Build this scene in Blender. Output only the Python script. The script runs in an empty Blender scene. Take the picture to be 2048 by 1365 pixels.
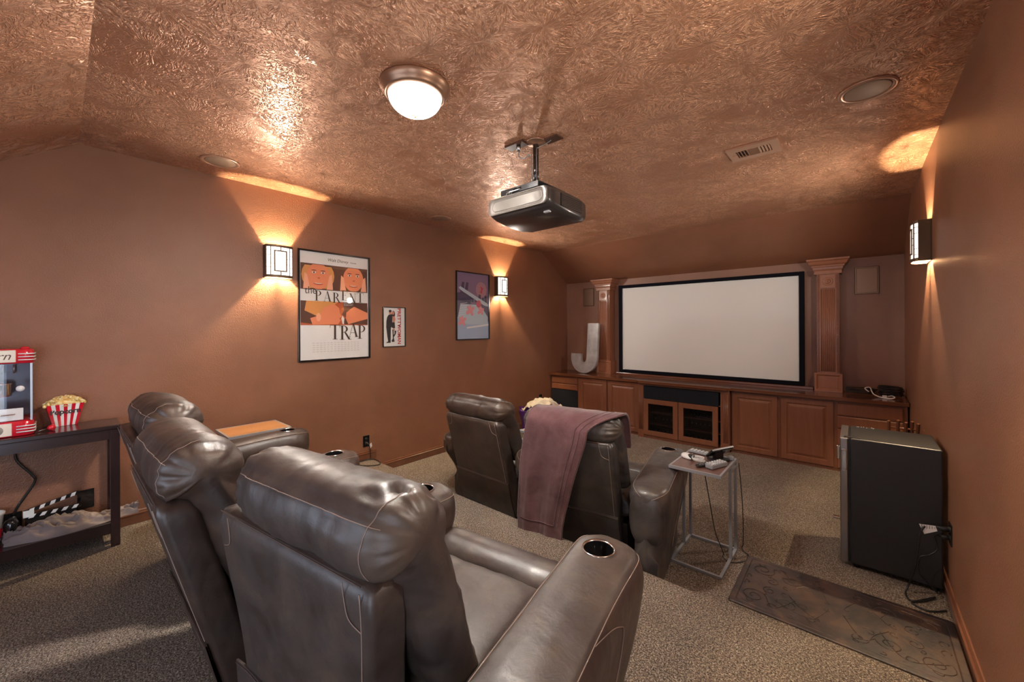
import bpy, bmesh, math, random
from math import sin, cos, pi, radians, sqrt
from mathutils import Vector, Matrix, noise
random.seed(7)
S = bpy.context.scene
COL = S.collection
# ------------------------------------------------------------------ camera
F_PX, YAW, ROLL, CY = 789.4, .7164, -.0052, -27.2
cam_d = bpy.data.cameras.new('camera'); cam = bpy.data.objects.new('camera', cam_d); COL.objects.link(cam)
cam_d.sensor_fit = 'HORIZONTAL'; cam_d.sensor_width = 36; cam_d.lens = 36*F_PX/2048
cam_d.shift_y = CY/2048; cam_d.clip_start = .02; cam_d.clip_end = 60
c_, s_, cr_, sr_ = cos(YAW), sin(YAW), cos(ROLL), sin(ROLL)
_r = Vector((c_*cr_, s_*cr_, sr_)); _u = Vector((-c_*sr_, -s_*sr_, cr_)); _f = Vector((-s_, c_, 0))
M = Matrix.Identity(4)
for i in range(3):
    M[i][0], M[i][1], M[i][2] = _r[i], _u[i], -_f[i]
M[2][3] = 1.345
cam.matrix_world = M
S.camera = cam
# ------------------------------------------------------------------ world, lights, exposure
S.view_settings.view_transform = 'Standard'; S.view_settings.look = 'None'
S.view_settings.gamma = 1; S.view_settings.use_curve_mapping = False
S.view_settings.exposure = EXPO = .84
w = bpy.data.worlds.new('world'); S.world = w; w.use_nodes = True
bg = w.node_tree.nodes['Background']; bg.inputs[0].default_value = (.62, .75, 1, 1); bg.inputs[1].default_value = 1.6
SCONCE_W, SCONCE_OUT, SCONCE_COL, SCONCE_E = 66.0, 30.0, (1.0, .76, .47), 1.2
CEIL_COL, CEIL_E, CEIL_W = (1.0, .93, .85), 700.0, 50.0
def area(name, loc, rot, sx, sy, power, col):
    l = bpy.data.lights.new(name, 'AREA'); l.shape = 'RECTANGLE'; l.size = sx; l.size_y = sy; l.energy = power; l.color = col
    o = bpy.data.objects.new(name, l); COL.objects.link(o); o.location = loc; o.rotation_euler = rot; return o
# cool fill from behind the camera; its window and doorway are unseen additions
area('back_fill', (-1.55, -1.6, .98), (radians(90), 0, 0), 2.3, .75, 5, (.86, .93, 1))
area('side_fill', (.52, -.85, 1.0), (radians(90), 0, radians(90)), .85, 1.2, 7, (.92, .95, 1))

# room dimensions (metres; upper carpet level at z = 0)
XL, XR, YD, YC, ZC, ZS, LO, YB, YR, YCB = -3.78, .385, 5.8, 5.08, 2.545, 2.091, -.165, -1.5, 2.125, .09
# ------------------------------------------------------------------ helpers
def link(o, parent=None):
    COL.objects.link(o)
    if parent: o.parent = parent
    return o
def tag(o, label=None, cat=None, group=None, kind=None):
    if label: o['label'] = label
    if cat: o['category'] = cat
    if group: o['group'] = group
    if kind: o['kind'] = kind
    return o
def thing(name, label, cat, loc=(0, 0, 0), rz=0, group=None):
    o = bpy.data.objects.new(name, None); o.empty_display_size = .1; link(o)
    o.location = loc; o.rotation_euler = (0, 0, rz)
    return tag(o, label, cat, group)
class MB:
    """collects simple solids and links them as one mesh object"""
    def __init__(s): s.v = []; s.f = []; s.mi = []; s.sm = []
    def add(s, vs, fs, mi=0, smooth=False):
        b = len(s.v); s.v += [tuple(v) for v in vs]
        s.f += [tuple(i+b for i in f) for f in fs]; s.mi += [mi]*len(fs); s.sm += [smooth]*len(fs); return s
    def box(s, lo, hi, mi=0, rot=None, bev=0):
        x0, y0, z0 = lo; x1, y1, z1 = hi
        if bev:
            b = min(bev, abs(x1-x0)*.45, abs(y1-y0)*.45, abs(z1-z0)*.45)
            bm = bmesh.new(); bmesh.ops.create_cube(bm, size=1)
            for v in bm.verts: v.co = Vector((x0+(v.co.x+.5)*(x1-x0), y0+(v.co.y+.5)*(y1-y0), z0+(v.co.z+.5)*(z1-z0)))
            bmesh.ops.bevel(bm, geom=bm.edges[:], offset=b, segments=2, profile=.5, affect='EDGES')
            bmesh.ops.recalc_face_normals(bm, faces=bm.faces[:])
            bm.verts.index_update(); vs = [v.co.copy() for v in bm.verts]; fs = [[v.index for v in f.verts] for f in bm.faces]; bm.free()
        else:
            vs = [Vector(p) for p in ((x0,y0,z0),(x1,y0,z0),(x1,y1,z0),(x0,y1,z0),(x0,y0,z1),(x1,y0,z1),(x1,y1,z1),(x0,y1,z1))]
            fs = [(0,3,2,1),(4,5,6,7),(0,1,5,4),(1,2,6,5),(2,3,7,6),(3,0,4,7)]
        if rot: vs = [rot @ v for v in vs]
        return s.add(vs, fs, mi)
    def prism(s, poly, a, b, axis='x', mi=0):
        """poly of 2D points extruded between a and b along axis; 2D plane is the other two axes in order"""
        n = len(poly)
        def P(p, t):
            return {'x': (t, p[0], p[1]), 'y': (p[0], t, p[1]), 'z': (p[0], p[1], t)}[axis]
        vs = [P(p, a) for p in poly]+[P(p, b) for p in poly]
        fs = [tuple(range(n)), tuple(range(2*n-1, n-1, -1))]+[(i, i+n, (i+1) % n+n, (i+1) % n) for i in range(n)]
        return s.add(vs, fs, mi)
    def rings(s, rings, mi=0, smooth=True, closed=True, caps=(True, True)):
        n = len(rings[0]); vs = [p for r in rings for p in r]; fs = []
        for i in range(len(rings)-1):
            for j in range(n if closed else n-1):
                k = (j+1) % n; fs.append((i*n+j, i*n+k, (i+1)*n+k, (i+1)*n+j))
        if caps[0]: fs.append(tuple(range(n-1, -1, -1)))
        if caps[1]: fs.append(tuple((len(rings)-1)*n+i for i in range(n)))
        return s.add(vs, fs, mi, smooth)
    def lathe(s, prof, c=(0, 0, 0), n=32, mi=0, axis='z', caps=(True, True), rot=None):
        R = []
        for r, h in prof:
            ring = []
            for k in range(n):
                a = 2*pi*k/n; x, y = r*cos(a), r*sin(a)
                p = {'z': (x, y, h), 'x': (h, x, y), 'y': (y, h, x)}[axis]
                p = Vector(p)
                if rot: p = rot @ p
                ring.append(p+Vector(c))
            R.append(ring)
        return s.rings(R, mi, True, True, caps)
    def tube(s, pts, r, n=8, mi=0, smooth=True, closed=False, sx=1.0):
        pts = [Vector(p) for p in pts]; R = []; m = len(pts); up = None
        for i, p in enumerate(pts):
            if closed: d = pts[(i+1) % m]-pts[i-1]
            else: d = pts[min(i+1, m-1)]-pts[max(i-1, 0)]
            if d.length < 1e-9: d = Vector((0, 0, 1))
            d.normalize()
            if up is None:
                up = Vector((0, 0, 1)) if abs(d.z) < .9 else Vector((1, 0, 0))
            a = d.cross(up)
            if a.length < 1e-6: a = d.cross(Vector((0, 1, 0)))
            a.normalize(); b = a.cross(d).normalized(); up = b
            rr = r[i] if isinstance(r, (list, tuple)) else r
            R.append([p+a*rr*sx*cos(2*pi*k/n)+b*rr*sin(2*pi*k/n) for k in range(n)])
        if closed: R.append(R[0]); return s.rings(R, mi, smooth, True, (False, False))
        return s.rings(R, mi, smooth)
    def grid(s, P, mi=0, smooth=True):
        """P[i][j] of points"""
        n, m = len(P), len(P[0]); vs = [p for r in P for p in r]
        fs = [(i*m+j, (i+1)*m+j, (i+1)*m+j+1, i*m+j+1) for i in range(n-1) for j in range(m-1)]
        return s.add(vs, fs, mi, smooth)
    def mesh(s, name, mats):
        me = bpy.data.meshes.new(name); me.from_pydata(s.v, [], s.f)
        for m in (mats if isinstance(mats, (list, tuple)) else [mats]): me.materials.append(m)
        me.polygons.foreach_set('material_index', s.mi); me.polygons.foreach_set('use_smooth', s.sm)
        bm = bmesh.new(); bm.from_mesh(me); bmesh.ops.recalc_face_normals(bm, faces=bm.faces[:]); bm.to_mesh(me); bm.free()
        me.update(); return me
    def build(s, name, mats, parent=None):
        return link(bpy.data.objects.new(name, s.mesh(name, mats)), parent)
def B(name, lo, hi, mat, parent=None, bev=0):
    return MB().box(lo, hi, bev=bev).build(name, mat, parent)
def catmull(P, n, closed=False):
    out = []; m = len(P); D = len(P[0])
    segs = m if closed else m-1
    for i in range(segs):
        p0, p1, p2, p3 = (P[(i-1) % m] if closed or i > 0 else P[0]), P[i], P[(i+1) % m], (P[(i+2) % m] if closed or i+2 < m else P[-1])
        for k in range(n):
            t = k/n
            out.append(tuple(.5*((2*p1[d])+(-p0[d]+p2[d])*t+(2*p0[d]-5*p1[d]+4*p2[d]-p3[d])*t*t+(-p0[d]+3*p1[d]-3*p2[d]+p3[d])*t**3) for d in range(D)))
    if not closed: out.append(tuple(P[-1]))
    return out
def text(name, body, size, mat, parent, loc, rot, sx=1.0, align='CENTER', ext=.0004, bold=0, shear=0):
    cu = bpy.data.curves.new(name, 'FONT'); cu.body = body; cu.size = size; cu.align_x = align; cu.align_y = 'CENTER'
    cu.extrude = ext; cu.offset = bold; cu.resolution_u = 3; cu.shear = shear
    o = bpy.data.objects.new(name+'_c', cu); COL.objects.link(o); bpy.context.view_layer.update()
    me = bpy.data.meshes.new_from_object(o.evaluated_get(bpy.context.evaluated_depsgraph_get()))
    bpy.data.objects.remove(o); me.name = name; me.materials.clear(); me.materials.append(mat)
    ob = bpy.data.objects.new(name, me); link(ob, parent); ob.location = loc; ob.rotation_euler = rot; ob.scale = (sx, 1, 1)
    return ob
# ------------------------------------------------------------------ materials
class NT:
    def __init__(s, name):
        s.m = bpy.data.materials.new(name); s.m.use_nodes = True; s.t = s.m.node_tree; s.n = s.t.nodes; s.l = s.t.links
        s.b = s.n['Principled BSDF']; s.out = s.n['Material Output']; s.tc = None
    def N(s, t, **k):
        n = s.n.new(t)
        for a, v in k.items():
            if a.startswith('_'): setattr(n, a[1:], v)
            else: n.inputs[a.replace('_', ' ')].default_value = v
        return n
    def L(s, a, b): s.l.new(a, b); return s
    def obj(s, scale=(1, 1, 1), rot=(0, 0, 0)):
        tc = s.N('ShaderNodeTexCoord'); mp = s.N('ShaderNodeMapping'); mp.inputs['Scale'].default_value = scale; mp.inputs['Rotation'].default_value = rot
        s.L(tc.outputs['Object'], mp.inputs[0]); return mp.outputs[0]
    def noise(s, vec, scale, detail=4, rough=.5, dist=0):
        n = s.N('ShaderNodeTexNoise', Scale=scale, Detail=detail, Roughness=rough, Distortion=dist); s.L(vec, n.inputs['Vector']); return n.outputs['Fac']
    def ramp(s, fac, stops):
        r = s.N('ShaderNodeValToRGB'); s.L(fac, r.inputs[0]); e = r.color_ramp.elements
        while len(e) < len(stops): e.new(.5)
        for i, (p, c) in enumerate(stops):
            e[i].position = p; e[i].color = (c, c, c, 1) if not isinstance(c, tuple) else (*c, 1)
        return r.outputs[0]
    def bump(s, h, strength, dist=.01, prev=None):
        b = s.N('ShaderNodeBump', Strength=strength, Distance=dist); s.L(h, b.inputs['Height'])
        if prev: s.L(prev, b.inputs['Normal'])
        s.L(b.outputs[0], s.b.inputs['Normal']); return b.outputs[0]
    def set(s, **k):
        for a, v in k.items(): s.b.inputs[a.replace('_', ' ')].default_value = v
        return s
    def math(s, op, a, b):
        n = s.N('ShaderNodeMath', _operation=op)
        for i, x in enumerate((a, b)):
            if isinstance(x, (int, float)): n.inputs[i].default_value = x
            else: s.L(x, n.inputs[i])
        return n.outputs[0]
def flat(name, col, rough=.5, metal=0, spec=.5, coat=0, em=0):
    t = NT(name); t.set(Base_Color=(*col, 1), Roughness=rough, Metallic=metal, Specular_IOR_Level=spec, Coat_Weight=coat, Coat_Roughness=.08)
    if em: t.set(Emission_Color=(*col, 1), Emission_Strength=em)
    return t.m
def painted(name, col, rough=.42, bs=.35, scale=160, spec=.45):
    t = NT(name); t.set(Roughness=rough, Specular_IOR_Level=spec); v = t.obj()
    f = t.noise(v, 2.2, 3); c = t.ramp(f, [(.3, tuple(x*.9 for x in col)), (.7, tuple(x*1.1 for x in col))]); t.L(c, t.b.inputs['Base Color'])
    n = t.noise(v, scale, 2, .45); t.bump(n, bs, .0032)
    return t.m
M_wall = painted('brown_wall_paint', (.255, .113, .062), .37, .8, 135)
M_front = painted('brown_front_wall_paint', (.31, .165, .11), .36, .8, 120)
M_slope = painted('brown_slope_paint', (.27, .115, .062), .42, .8, 85)
def ceil_mat():
    t = NT('trowelled_copper_ceiling_paint'); t.set(Roughness=.33, Metallic=.45, Specular_IOR_Level=.6)
    v = t.obj()
    _w = t.N('ShaderNodeTexNoise', Scale=5.0, Detail=2.0); t.L(v, _w.inputs['Vector']); _a = t.N('ShaderNodeVectorMath', _operation='MULTIPLY_ADD'); t.L(_w.outputs['Color'], _a.inputs[0]); _a.inputs[1].default_value = (.09, .09, 0); t.L(v, _a.inputs[2]); v = _a.outputs[0]
    # crow's-foot brush stamp: strokes that radiate from the centre of each stamp, bent by noise
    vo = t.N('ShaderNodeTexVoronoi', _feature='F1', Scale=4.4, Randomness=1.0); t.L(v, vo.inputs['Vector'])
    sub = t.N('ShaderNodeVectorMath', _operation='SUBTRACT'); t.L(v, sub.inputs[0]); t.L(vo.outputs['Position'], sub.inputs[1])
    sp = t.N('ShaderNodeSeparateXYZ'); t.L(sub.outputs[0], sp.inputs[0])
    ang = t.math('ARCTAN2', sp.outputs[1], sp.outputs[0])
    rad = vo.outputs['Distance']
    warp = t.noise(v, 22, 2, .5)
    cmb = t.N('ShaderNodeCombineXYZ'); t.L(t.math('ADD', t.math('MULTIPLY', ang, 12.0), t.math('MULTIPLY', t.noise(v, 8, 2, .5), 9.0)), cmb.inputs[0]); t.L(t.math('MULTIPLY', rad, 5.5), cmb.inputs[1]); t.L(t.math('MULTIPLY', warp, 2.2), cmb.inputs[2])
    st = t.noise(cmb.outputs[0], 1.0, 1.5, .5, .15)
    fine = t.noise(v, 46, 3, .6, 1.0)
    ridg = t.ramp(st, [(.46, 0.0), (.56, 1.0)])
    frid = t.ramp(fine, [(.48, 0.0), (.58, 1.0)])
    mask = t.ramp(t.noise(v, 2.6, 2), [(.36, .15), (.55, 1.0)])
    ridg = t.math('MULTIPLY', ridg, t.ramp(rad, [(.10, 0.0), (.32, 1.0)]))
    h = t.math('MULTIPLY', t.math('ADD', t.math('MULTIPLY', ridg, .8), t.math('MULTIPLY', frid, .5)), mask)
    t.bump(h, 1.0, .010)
    c = t.ramp(h, [(0, (.50, .245, .135)), (1, (.76, .42, .25))]); t.L(c, t.b.inputs['Base Color'])  # recesses darker, raised strokes lighter: relief shading put into the paint colour
    return t.m
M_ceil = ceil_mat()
def carpet_mat():
    t = NT('frieze_carpet'); t.set(Roughness=.95, Specular_IOR_Level=.1, Sheen_Weight=.15); v = t.obj()
    wv = t.noise(v, 60, 2); 
    n1 = t.noise(v, 165, 3, .8, .6)
    c = t.ramp(n1, [(.36, (.026, .016, .010)), (.45, (.105, .072, .048)), (.53, (.265, .195, .138)), (.61, (.66, .56, .43))])
    big = t.ramp(t.noise(v, 3, 2), [(.3, .86), (.7, 1.06)])
    mx = t.N('ShaderNodeMix', _data_type='RGBA', _blend_type='MULTIPLY'); mx.inputs[0].default_value = 1
    t.L(c, mx.inputs[6]); t.L(big, mx.inputs[7]); t.L(mx.outputs[2], t.b.inputs['Base Color'])
    p = t.bump(n1, 1.0, .011); t.bump(wv, .5, .008, p)
    return t.m
M_carpet = carpet_mat()
def wood(name, c1, c2, rough=.35, scale=1.0, coat=.25, along='z'):
    t = NT(name); t.set(Roughness=rough, Coat_Weight=coat, Coat_Roughness=.15)
    sc = {'z': (14, 14, 1.2), 'x': (1.2, 14, 14), 'y': (14, 1.2, 14)}[along]
    v = t.obj(tuple(a*scale for a in sc)); f = t.noise(v, 2.0, 4, .6, .4)
    t.L(t.ramp(f, [(.3, c1), (.7, c2)]), t.b.inputs['Base Color']); t.bump(f, .05, .002)
    return t.m
M_cab = wood('brown_cherry_cabinet', (.20, .074, .037), (.25, .095, .048), .34)
M_trim = wood('brown_trim_paint', (.15, .056, .028), (.185, .070, .035), .3, coat=.4)
M_col = wood('copper_brown_column', (.33, .128, .066), (.38, .155, .08), .38)
M_counter = wood('dark_glossy_counter', (.15, .052, .024), (.20, .07, .032), .2, coat=.6, along='x')
M_dark = wood('espresso_wood', (.018, .008, .008), (.032, .014, .013), .25, coat=.5, along='y')
M_orange = wood('honey_wood_top', (.40, .18, .065), (.50, .235, .09), .35, coat=.3, along='y')
M_walnut = wood('dark_walnut_top', (.10, .045, .035), (.15, .07, .05), .3, along='y')
def leather(name, base, dark, rough=.43, spec=.75):
    t = NT(name); t.set(Specular_IOR_Level=spec, Coat_Weight=.07, Coat_Roughness=.35); v = t.obj()
    m = t.noise(v, 5.5, 5, .62, .6); t.L(t.ramp(m, [(.30, dark), (.50, tuple(x*.78 for x in base[:2])+(base[2]*.86,)), (.68, (base[0]*1.22, base[1]*1.15, base[2]*1.02))]), t.b.inputs['Base Color'])
    t.L(t.ramp(t.noise(v, 14, 3), [(.3, rough-.06), (.7, rough+.1)]), t.b.inputs['Roughness'])
    vo = t.N('ShaderNodeTexVoronoi', _feature='DISTANCE_TO_EDGE', Scale=330); t.L(v, vo.inputs['Vector'])
    p = t.bump(t.ramp(vo.outputs['Distance'], [(0, 0.0), (.12, 1.0)]), .12, .001)
    p = t.bump(t.noise(v, 26, 4, .55, 1.2), .22, .0045, p)
    t.bump(t.noise(t.obj((2.2, 3.6, 1.6)), 3.0, 2, .45, .8), .24, .015, p)
    return t.m
M_leather = leather('brown_leather', (.072, .054, .043), (.028, .0195, .015))
M_leather2 = leather('dark_brown_leather', (.056, .034, .023), (.022, .013, .009))
M_leather3 = leather('grey_leather', (.068, .060, .053), (.028, .024, .021), .36)
M_thread = flat('pale_thread', (.30, .22, .18), .6)
M_dthread = flat('brown_thread', (.10, .062, .048), .6)
M_black = flat('black_plastic', (.012, .012, .013), .35)
M_bgloss = flat('black_gloss', (.01, .01, .011), .12, coat=.4)
M_velvet = flat('black_velvet', (.006, .006, .011), .85, spec=.15)
M_screen = flat('grey_white_screen', (.83, .85, .83), .75, spec=.2)
M_chrome = flat('chrome', (.72, .72, .74), .16, 1)
M_steel = flat('brushed_steel', (.42, .43, .44), .32, 1)
M_greymetal = flat('grey_table_metal', (.42, .44, .47), .38, .6)
M_white = flat('white_plastic', (.82, .81, .80), .35)
M_paper = flat('white_poster_paper', (.80, .79, .76), .6)
M_red = flat('glossy_red', (.62, .012, .03), .18, coat=.5)
M_cream = flat('cream_enamel', (.80, .72, .60), .3)
M_bronze = flat('brushed_bronze', (.42, .25, .16), .35, .7)
M_sconce = flat('antique_bronze', (.13, .085, .05), .4, .6)
M_grille = NT('black_speaker_cloth')
_v = M_grille.obj(); M_grille.set(Base_Color=(.010, .012, .018, 1), Roughness=.85, Specular_IOR_Level=.25); M_grille.bump(M_grille.noise(_v, 420, 1), .5, .002); M_grille = M_grille.m
def glassm(name, tint=(1, 1, 1), ior=1.45, rough=.01):
    t = NT(name); t.n.remove(t.b)
    tr = t.N('ShaderNodeBsdfTransparent'); tr.inputs[0].default_value = (*tint, 1); gl = t.N('ShaderNodeBsdfGlossy', Roughness=rough); fr = t.N('ShaderNodeFresnel', IOR=ior); ge = t.N('ShaderNodeNewGeometry'); t.L(t.math('SUBTRACT', ior, t.math('MULTIPLY', ge.outputs['Backfacing'], ior-1/ior)), fr.inputs[0])
    mx = t.N('ShaderNodeMixShader'); t.L(fr.outputs[0], mx.inputs[0]); t.L(tr.outputs[0], mx.inputs[1]); t.L(gl.outputs[0], mx.inputs[2]); t.L(mx.outputs[0], t.out.inputs[0])
    return t.m
M_glass = glassm('clear_glass'); M_dglass = glassm('smoked_glass', (.55, .55, .58))
def emit(name, col, e):
    t = NT(name); t.set(Base_Color=(.8, .8, .8, 1), Emission_Color=(*col, 1), Emission_Strength=e, Roughness=.3); return t.m
M_sglass = emit('lit_opal_glass', (1, .93, .86), SCONCE_E)
def dome_mat():
    t = NT('lit_alabaster_glass'); t.set(Base_Color=(.8, .75, .7, 1), Roughness=.3)
    v = t.obj(); sp = t.N('ShaderNodeSeparateXYZ'); t.L(v, sp.inputs[0])
    r2 = t.math('ADD', t.math('MULTIPLY', sp.outputs[0], sp.outputs[0]), t.math('MULTIPLY', sp.outputs[1], sp.outputs[1]))
    ang = t.math('ARCTAN2', sp.outputs[1], sp.outputs[0]); rib = t.math('SINE', t.math('MULTIPLY', ang, 24.0), 0)
    e = t.ramp(t.math('SQRT', r2, 0), [(.0, 1.0), (.05, .85), (.07, .2), (.087, .010), (.112, .0015)])
    e = t.math('MULTIPLY', e, t.math('ADD', t.math('MULTIPLY', rib, .05), 1.0))
    t.set(Emission_Color=(*CEIL_COL, 1)); t.L(t.math('MULTIPLY', e, CEIL_E), t.b.inputs['Emission Strength']); return t.m
M_dome = dome_mat()
# ------------------------------------------------------------------ room shell
def wall_poly(): return [(YB, LO-.1), (YD, LO-.1), (YD, ZS), (YC, ZC), (YCB, ZC), (YB, ZC-.67*(YCB-YB))]
tag(MB().prism(wall_poly(), XL-.1, XL, 'x').build('wall_left', M_wall), kind='structure')
# right wall with an unseen doorway added behind the camera for the side fill
DY0, DY1, DZ = -1.3, -.4, 1.45
P = [(YD, LO-.1), (YD, ZS), (YC, ZC), (YCB, ZC), (DY1, ZC-.67*(YCB-DY1)), (DY1, LO-.1)]
wr = MB().prism(P, XR, XR+.1, 'x')
zt = lambda y: ZC-.67*(YCB-y)
wr.prism([(YB, LO-.1), (YB, zt(YB)), (DY0, zt(DY0)), (DY0, LO-.1)], XR, XR+.1, 'x')
wr.prism([(DY0, 1.5), (DY0, zt(DY0)), (DY1, zt(DY1)), (DY1, 1.5)], XR, XR+.1, 'x')
tag(wr.build('wall_right', M_wall), kind='structure')
tag(B('wall_front', (XL-.1, YD, LO-.1), (XR+.1, YD+.1, ZS+.05), M_front), kind='structure')
wb = MB(); zb = zt(YB)
wb.box((XL-.1, YB-.1, LO-.1), (-2.75, YB, zb)); wb.box((-.35, YB-.1, LO-.1), (XR+.1, YB, zb))
wb.box((-2.75, YB-.1, LO-.1), (-.35, YB, .58)); wb.box((-2.75, YB-.1, 1.38), (-.35, YB, zb))
tag(wb.build('wall_back', M_wall), kind='structure')
wn = MB()
for x in (-2.75, -1.57, -.39): wn.box((x, YB-.08, .58), (x+.04, YB-.02, 1.38))
wn.box((-2.75, YB-.08, .58), (-.35, YB-.02, .62)); wn.box((-2.75, YB-.08, 1.34), (-.35, YB-.02, 1.38))
tag(wn.build('added_window_1', M_trim), kind='structure')  # unseen window, added in the back wall for the cool fill
cl = MB()
T = .12
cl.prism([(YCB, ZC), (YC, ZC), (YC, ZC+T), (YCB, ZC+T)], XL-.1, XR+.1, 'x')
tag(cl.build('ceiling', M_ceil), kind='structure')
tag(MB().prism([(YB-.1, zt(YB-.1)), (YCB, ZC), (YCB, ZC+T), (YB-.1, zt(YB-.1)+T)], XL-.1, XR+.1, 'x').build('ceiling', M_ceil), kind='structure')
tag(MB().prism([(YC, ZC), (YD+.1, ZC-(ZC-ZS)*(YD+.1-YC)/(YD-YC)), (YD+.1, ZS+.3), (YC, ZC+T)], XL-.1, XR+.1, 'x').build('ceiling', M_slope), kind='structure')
fl = [(YB-.1, -.3), (YD+.1, -.3), (YD+.1, LO), (YR+.004, LO), (YR, LO+.01), (YR, -.03)]
for k in range(1, 7): a = pi/2*k/6; fl.append((YR-.025+.025*cos(a), -.03+.03*sin(a)))
fl.append((YB-.1, 0))
tag(MB().prism(fl, XL-.1, XR+.1, 'x').build('floor', M_carpet), kind='structure')
def baseboard(name, x, y0, y1, z, sgn):
    p = [(0, 0), (.014, 0), (.014, .058), (.020, .062), (.020, .070), (.012, .074), (.012, .082), (.006, .09), (0, .09)]
    o = MB().prism([(x+sgn*a, z+b) for a, b in p], y0, y1, 'y').build(name, M_trim); return tag(o, kind='structure')
baseboard('baseboard_left', XL, YR, 5.33, LO, 1); baseboard('baseboard_left', XL, YB, YR+.04, 0, 1)
baseboard('baseboard_right', XR, YR, 5.33, LO, -1); baseboard('baseboard_right', XR, DY1+.02, YR+.0, 0, -1)
# ------------------------------------------------------------------ built-in cabinets (front wall)
YF = 5.315                                    # cabinet face
def rect_rings(mb, x0, x1, z0, z1, steps, y0, mi=0):
    """steps: list of (inset, depth): nested rectangles, y = y0 + depth (towards the wall)"""
    R = [[(x0+i, y0+d, z0+i), (x1-i, y0+d, z0+i), (x1-i, y0+d, z1-i), (x0+i, y0+d, z1-i)] for i, d in steps]
    mb.rings(R, mi, False, True, (True, True)); return mb
DOOR = [(0, .022), (0, .003), (.003, 0), (.052, 0), (.056, .004), (.060, .009), (.066, .009), (.085, .001), (.09, 0)]
DRAW = [(0, .022), (0, .006), (.009, 0)]
def front(name, x0, x1, z0, z1, y, steps, parent, ox, mat=M_cab, par_y=YF):
    o = rect_rings(MB(), x0-ox, x1-ox, z0-LO, z1-LO, steps, y-par_y).build(name, mat, parent); return o
def unit(name, label, x0, x1, yf=YF, group=None):
    cx = (x0+x1)/2; t = thing(name, label, 'cabinet', (cx, YF, LO), 0, group)
    mb = MB().box((x0-cx, yf-YF, .0), (x1-cx, 5.795-YF, .738))
    mb.build('carcass', M_cab, t)
    B('plinth', (x0-cx, yf-YF-.006, 0), (x1-cx, yf-YF+.0, .028), M_trim, t)
    return t, cx
yd = YF-.022
# left drawer unit
t, cx = unit('drawer_cabinet', 'narrow brown drawer cabinet with black speaker cloth, against the left wall', XL+.012, -3.262)
front('drawer', -3.755, -3.275, .445, .548, yd, DRAW, t, cx); front('drawer', -3.755, -3.275, .350, .438, yd, DRAW, t, cx)
g = MB().box((-3.755-cx, yd-YF, .04), (-3.275-cx, yd-YF+.02, .345-LO)).build('speaker_grille', M_grille, t)
# left two-door unit
t, cx = unit('door_cabinet', 'brown two-door cabinet left of the glass-door media cabinet', -3.262, -2.275)
for x0, x1 in ((-3.243, -2.772), (-2.752, -2.284)): front('door', x0, x1, -.128, .556, yd, DOOR, t, cx)
# right two-door unit
t, cx = unit('door_cabinet', 'brown two-door cabinet right of the glass-door media cabinet', -1.135, -.163)
for x0, x1 in ((-1.122, -.667), (-.635, -.178)): front('door', x0, x1, -.128, .552, yd, DOOR, t, cx)
# right drawer unit
t, cx = unit('drawer_cabinet', 'brown drawer cabinet behind the black refrigerator, beside the right wall', -.163, .372)
front('drawer', -.146, .342, .420, .548, yd, DRAW, t, cx); front('drawer', -.146, .342, .285, .410, yd, DRAW, t, cx)
front('door', -.146, .342, -.128, .275, yd, DOOR, t, cx)
# centre media cabinet, standing slightly proud
YM = 5.255
t = thing('media_cabinet', 'brown media cabinet with two glass doors under a black speaker cloth', 'cabinet', (-1.705, YF, LO))
cx = -1.705; dy = YM-YF
mb = MB(); W2 = .567
mb.box((-W2, dy, 0), (-W2+.1, .48, .738)); mb.box((W2-.1, dy, 0), (W2, .48, .738)); mb.box((-W2, dy+.002, 0), (W2, .48, .04))
mb.box((-W2, dy+.004, .708), (W2, .48, .738)); mb.box((-W2+.1, .44, .04), (W2-.1, .48, .72)); mb.box((-W2+.1, dy+.004, .532), (W2-.1, .44, .545))
mb.build('carcass', M_cab, t)
B('plinth', (-W2, dy-.008, 0), (W2, dy-.001, .03), M_trim, t)
B('shelf', (-W2+.1, dy+.06, .33), (W2-.1, .44, .345), M_cab, t); B('shelf', (-W2+.1, dy+.06, .175), (W2-.1, .44, .188), M_cab, t)
B('divider', (-.012, dy+.002, .04), (.012, .44, .532), M_cab, t)
B('speaker_grille', (-2.186-cx, dy-.010, .536), (-1.258-cx, dy+.004, .712), M_grille, t)
for x0, x1 in ((-2.188, -1.735), (-1.728, -1.262)):
    d = MB(); X0, X1, Z0, Z1 = x0-cx, x1-cx, .045, .531; y0 = dy-.02; fw = .062
    for a, b in (((X0, y0, Z0), (X0+fw, y0+.02, Z1)), ((X1-fw, y0, Z0), (X1, y0+.02, Z1)), ((X0+fw, y0, Z0), (X1-fw, y0+.02, Z0+fw)), ((X0+fw, y0, Z1-fw), (X1-fw, y0+.02, Z1))): d.box(a, b, bev=.002)
    dd = d.build('door', M_cab, t); B('glass_pane', (X0+fw-.004, y0+.010, Z0+fw-.004), (X1-fw+.004, y0+.014, Z1-fw+.004), M_dglass, dd)
for sgn in (-1, 1):                            # fluted corner pilasters
    m = MB(); xc = sgn*(W2-.042)
    m.box((xc-.040, dy-.012, 0), (xc+.040, dy, .09)); m.box((xc-.034, dy-.008, .09), (xc+.034, dy, .708))
    for k in range(4):
        m.tube([(xc-.021+.014*k, dy-.009, .11), (xc-.021+.014*k, dy-.009, .69)], .0045, 6)
    m.build('pilaster', M_cab, t)
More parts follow.
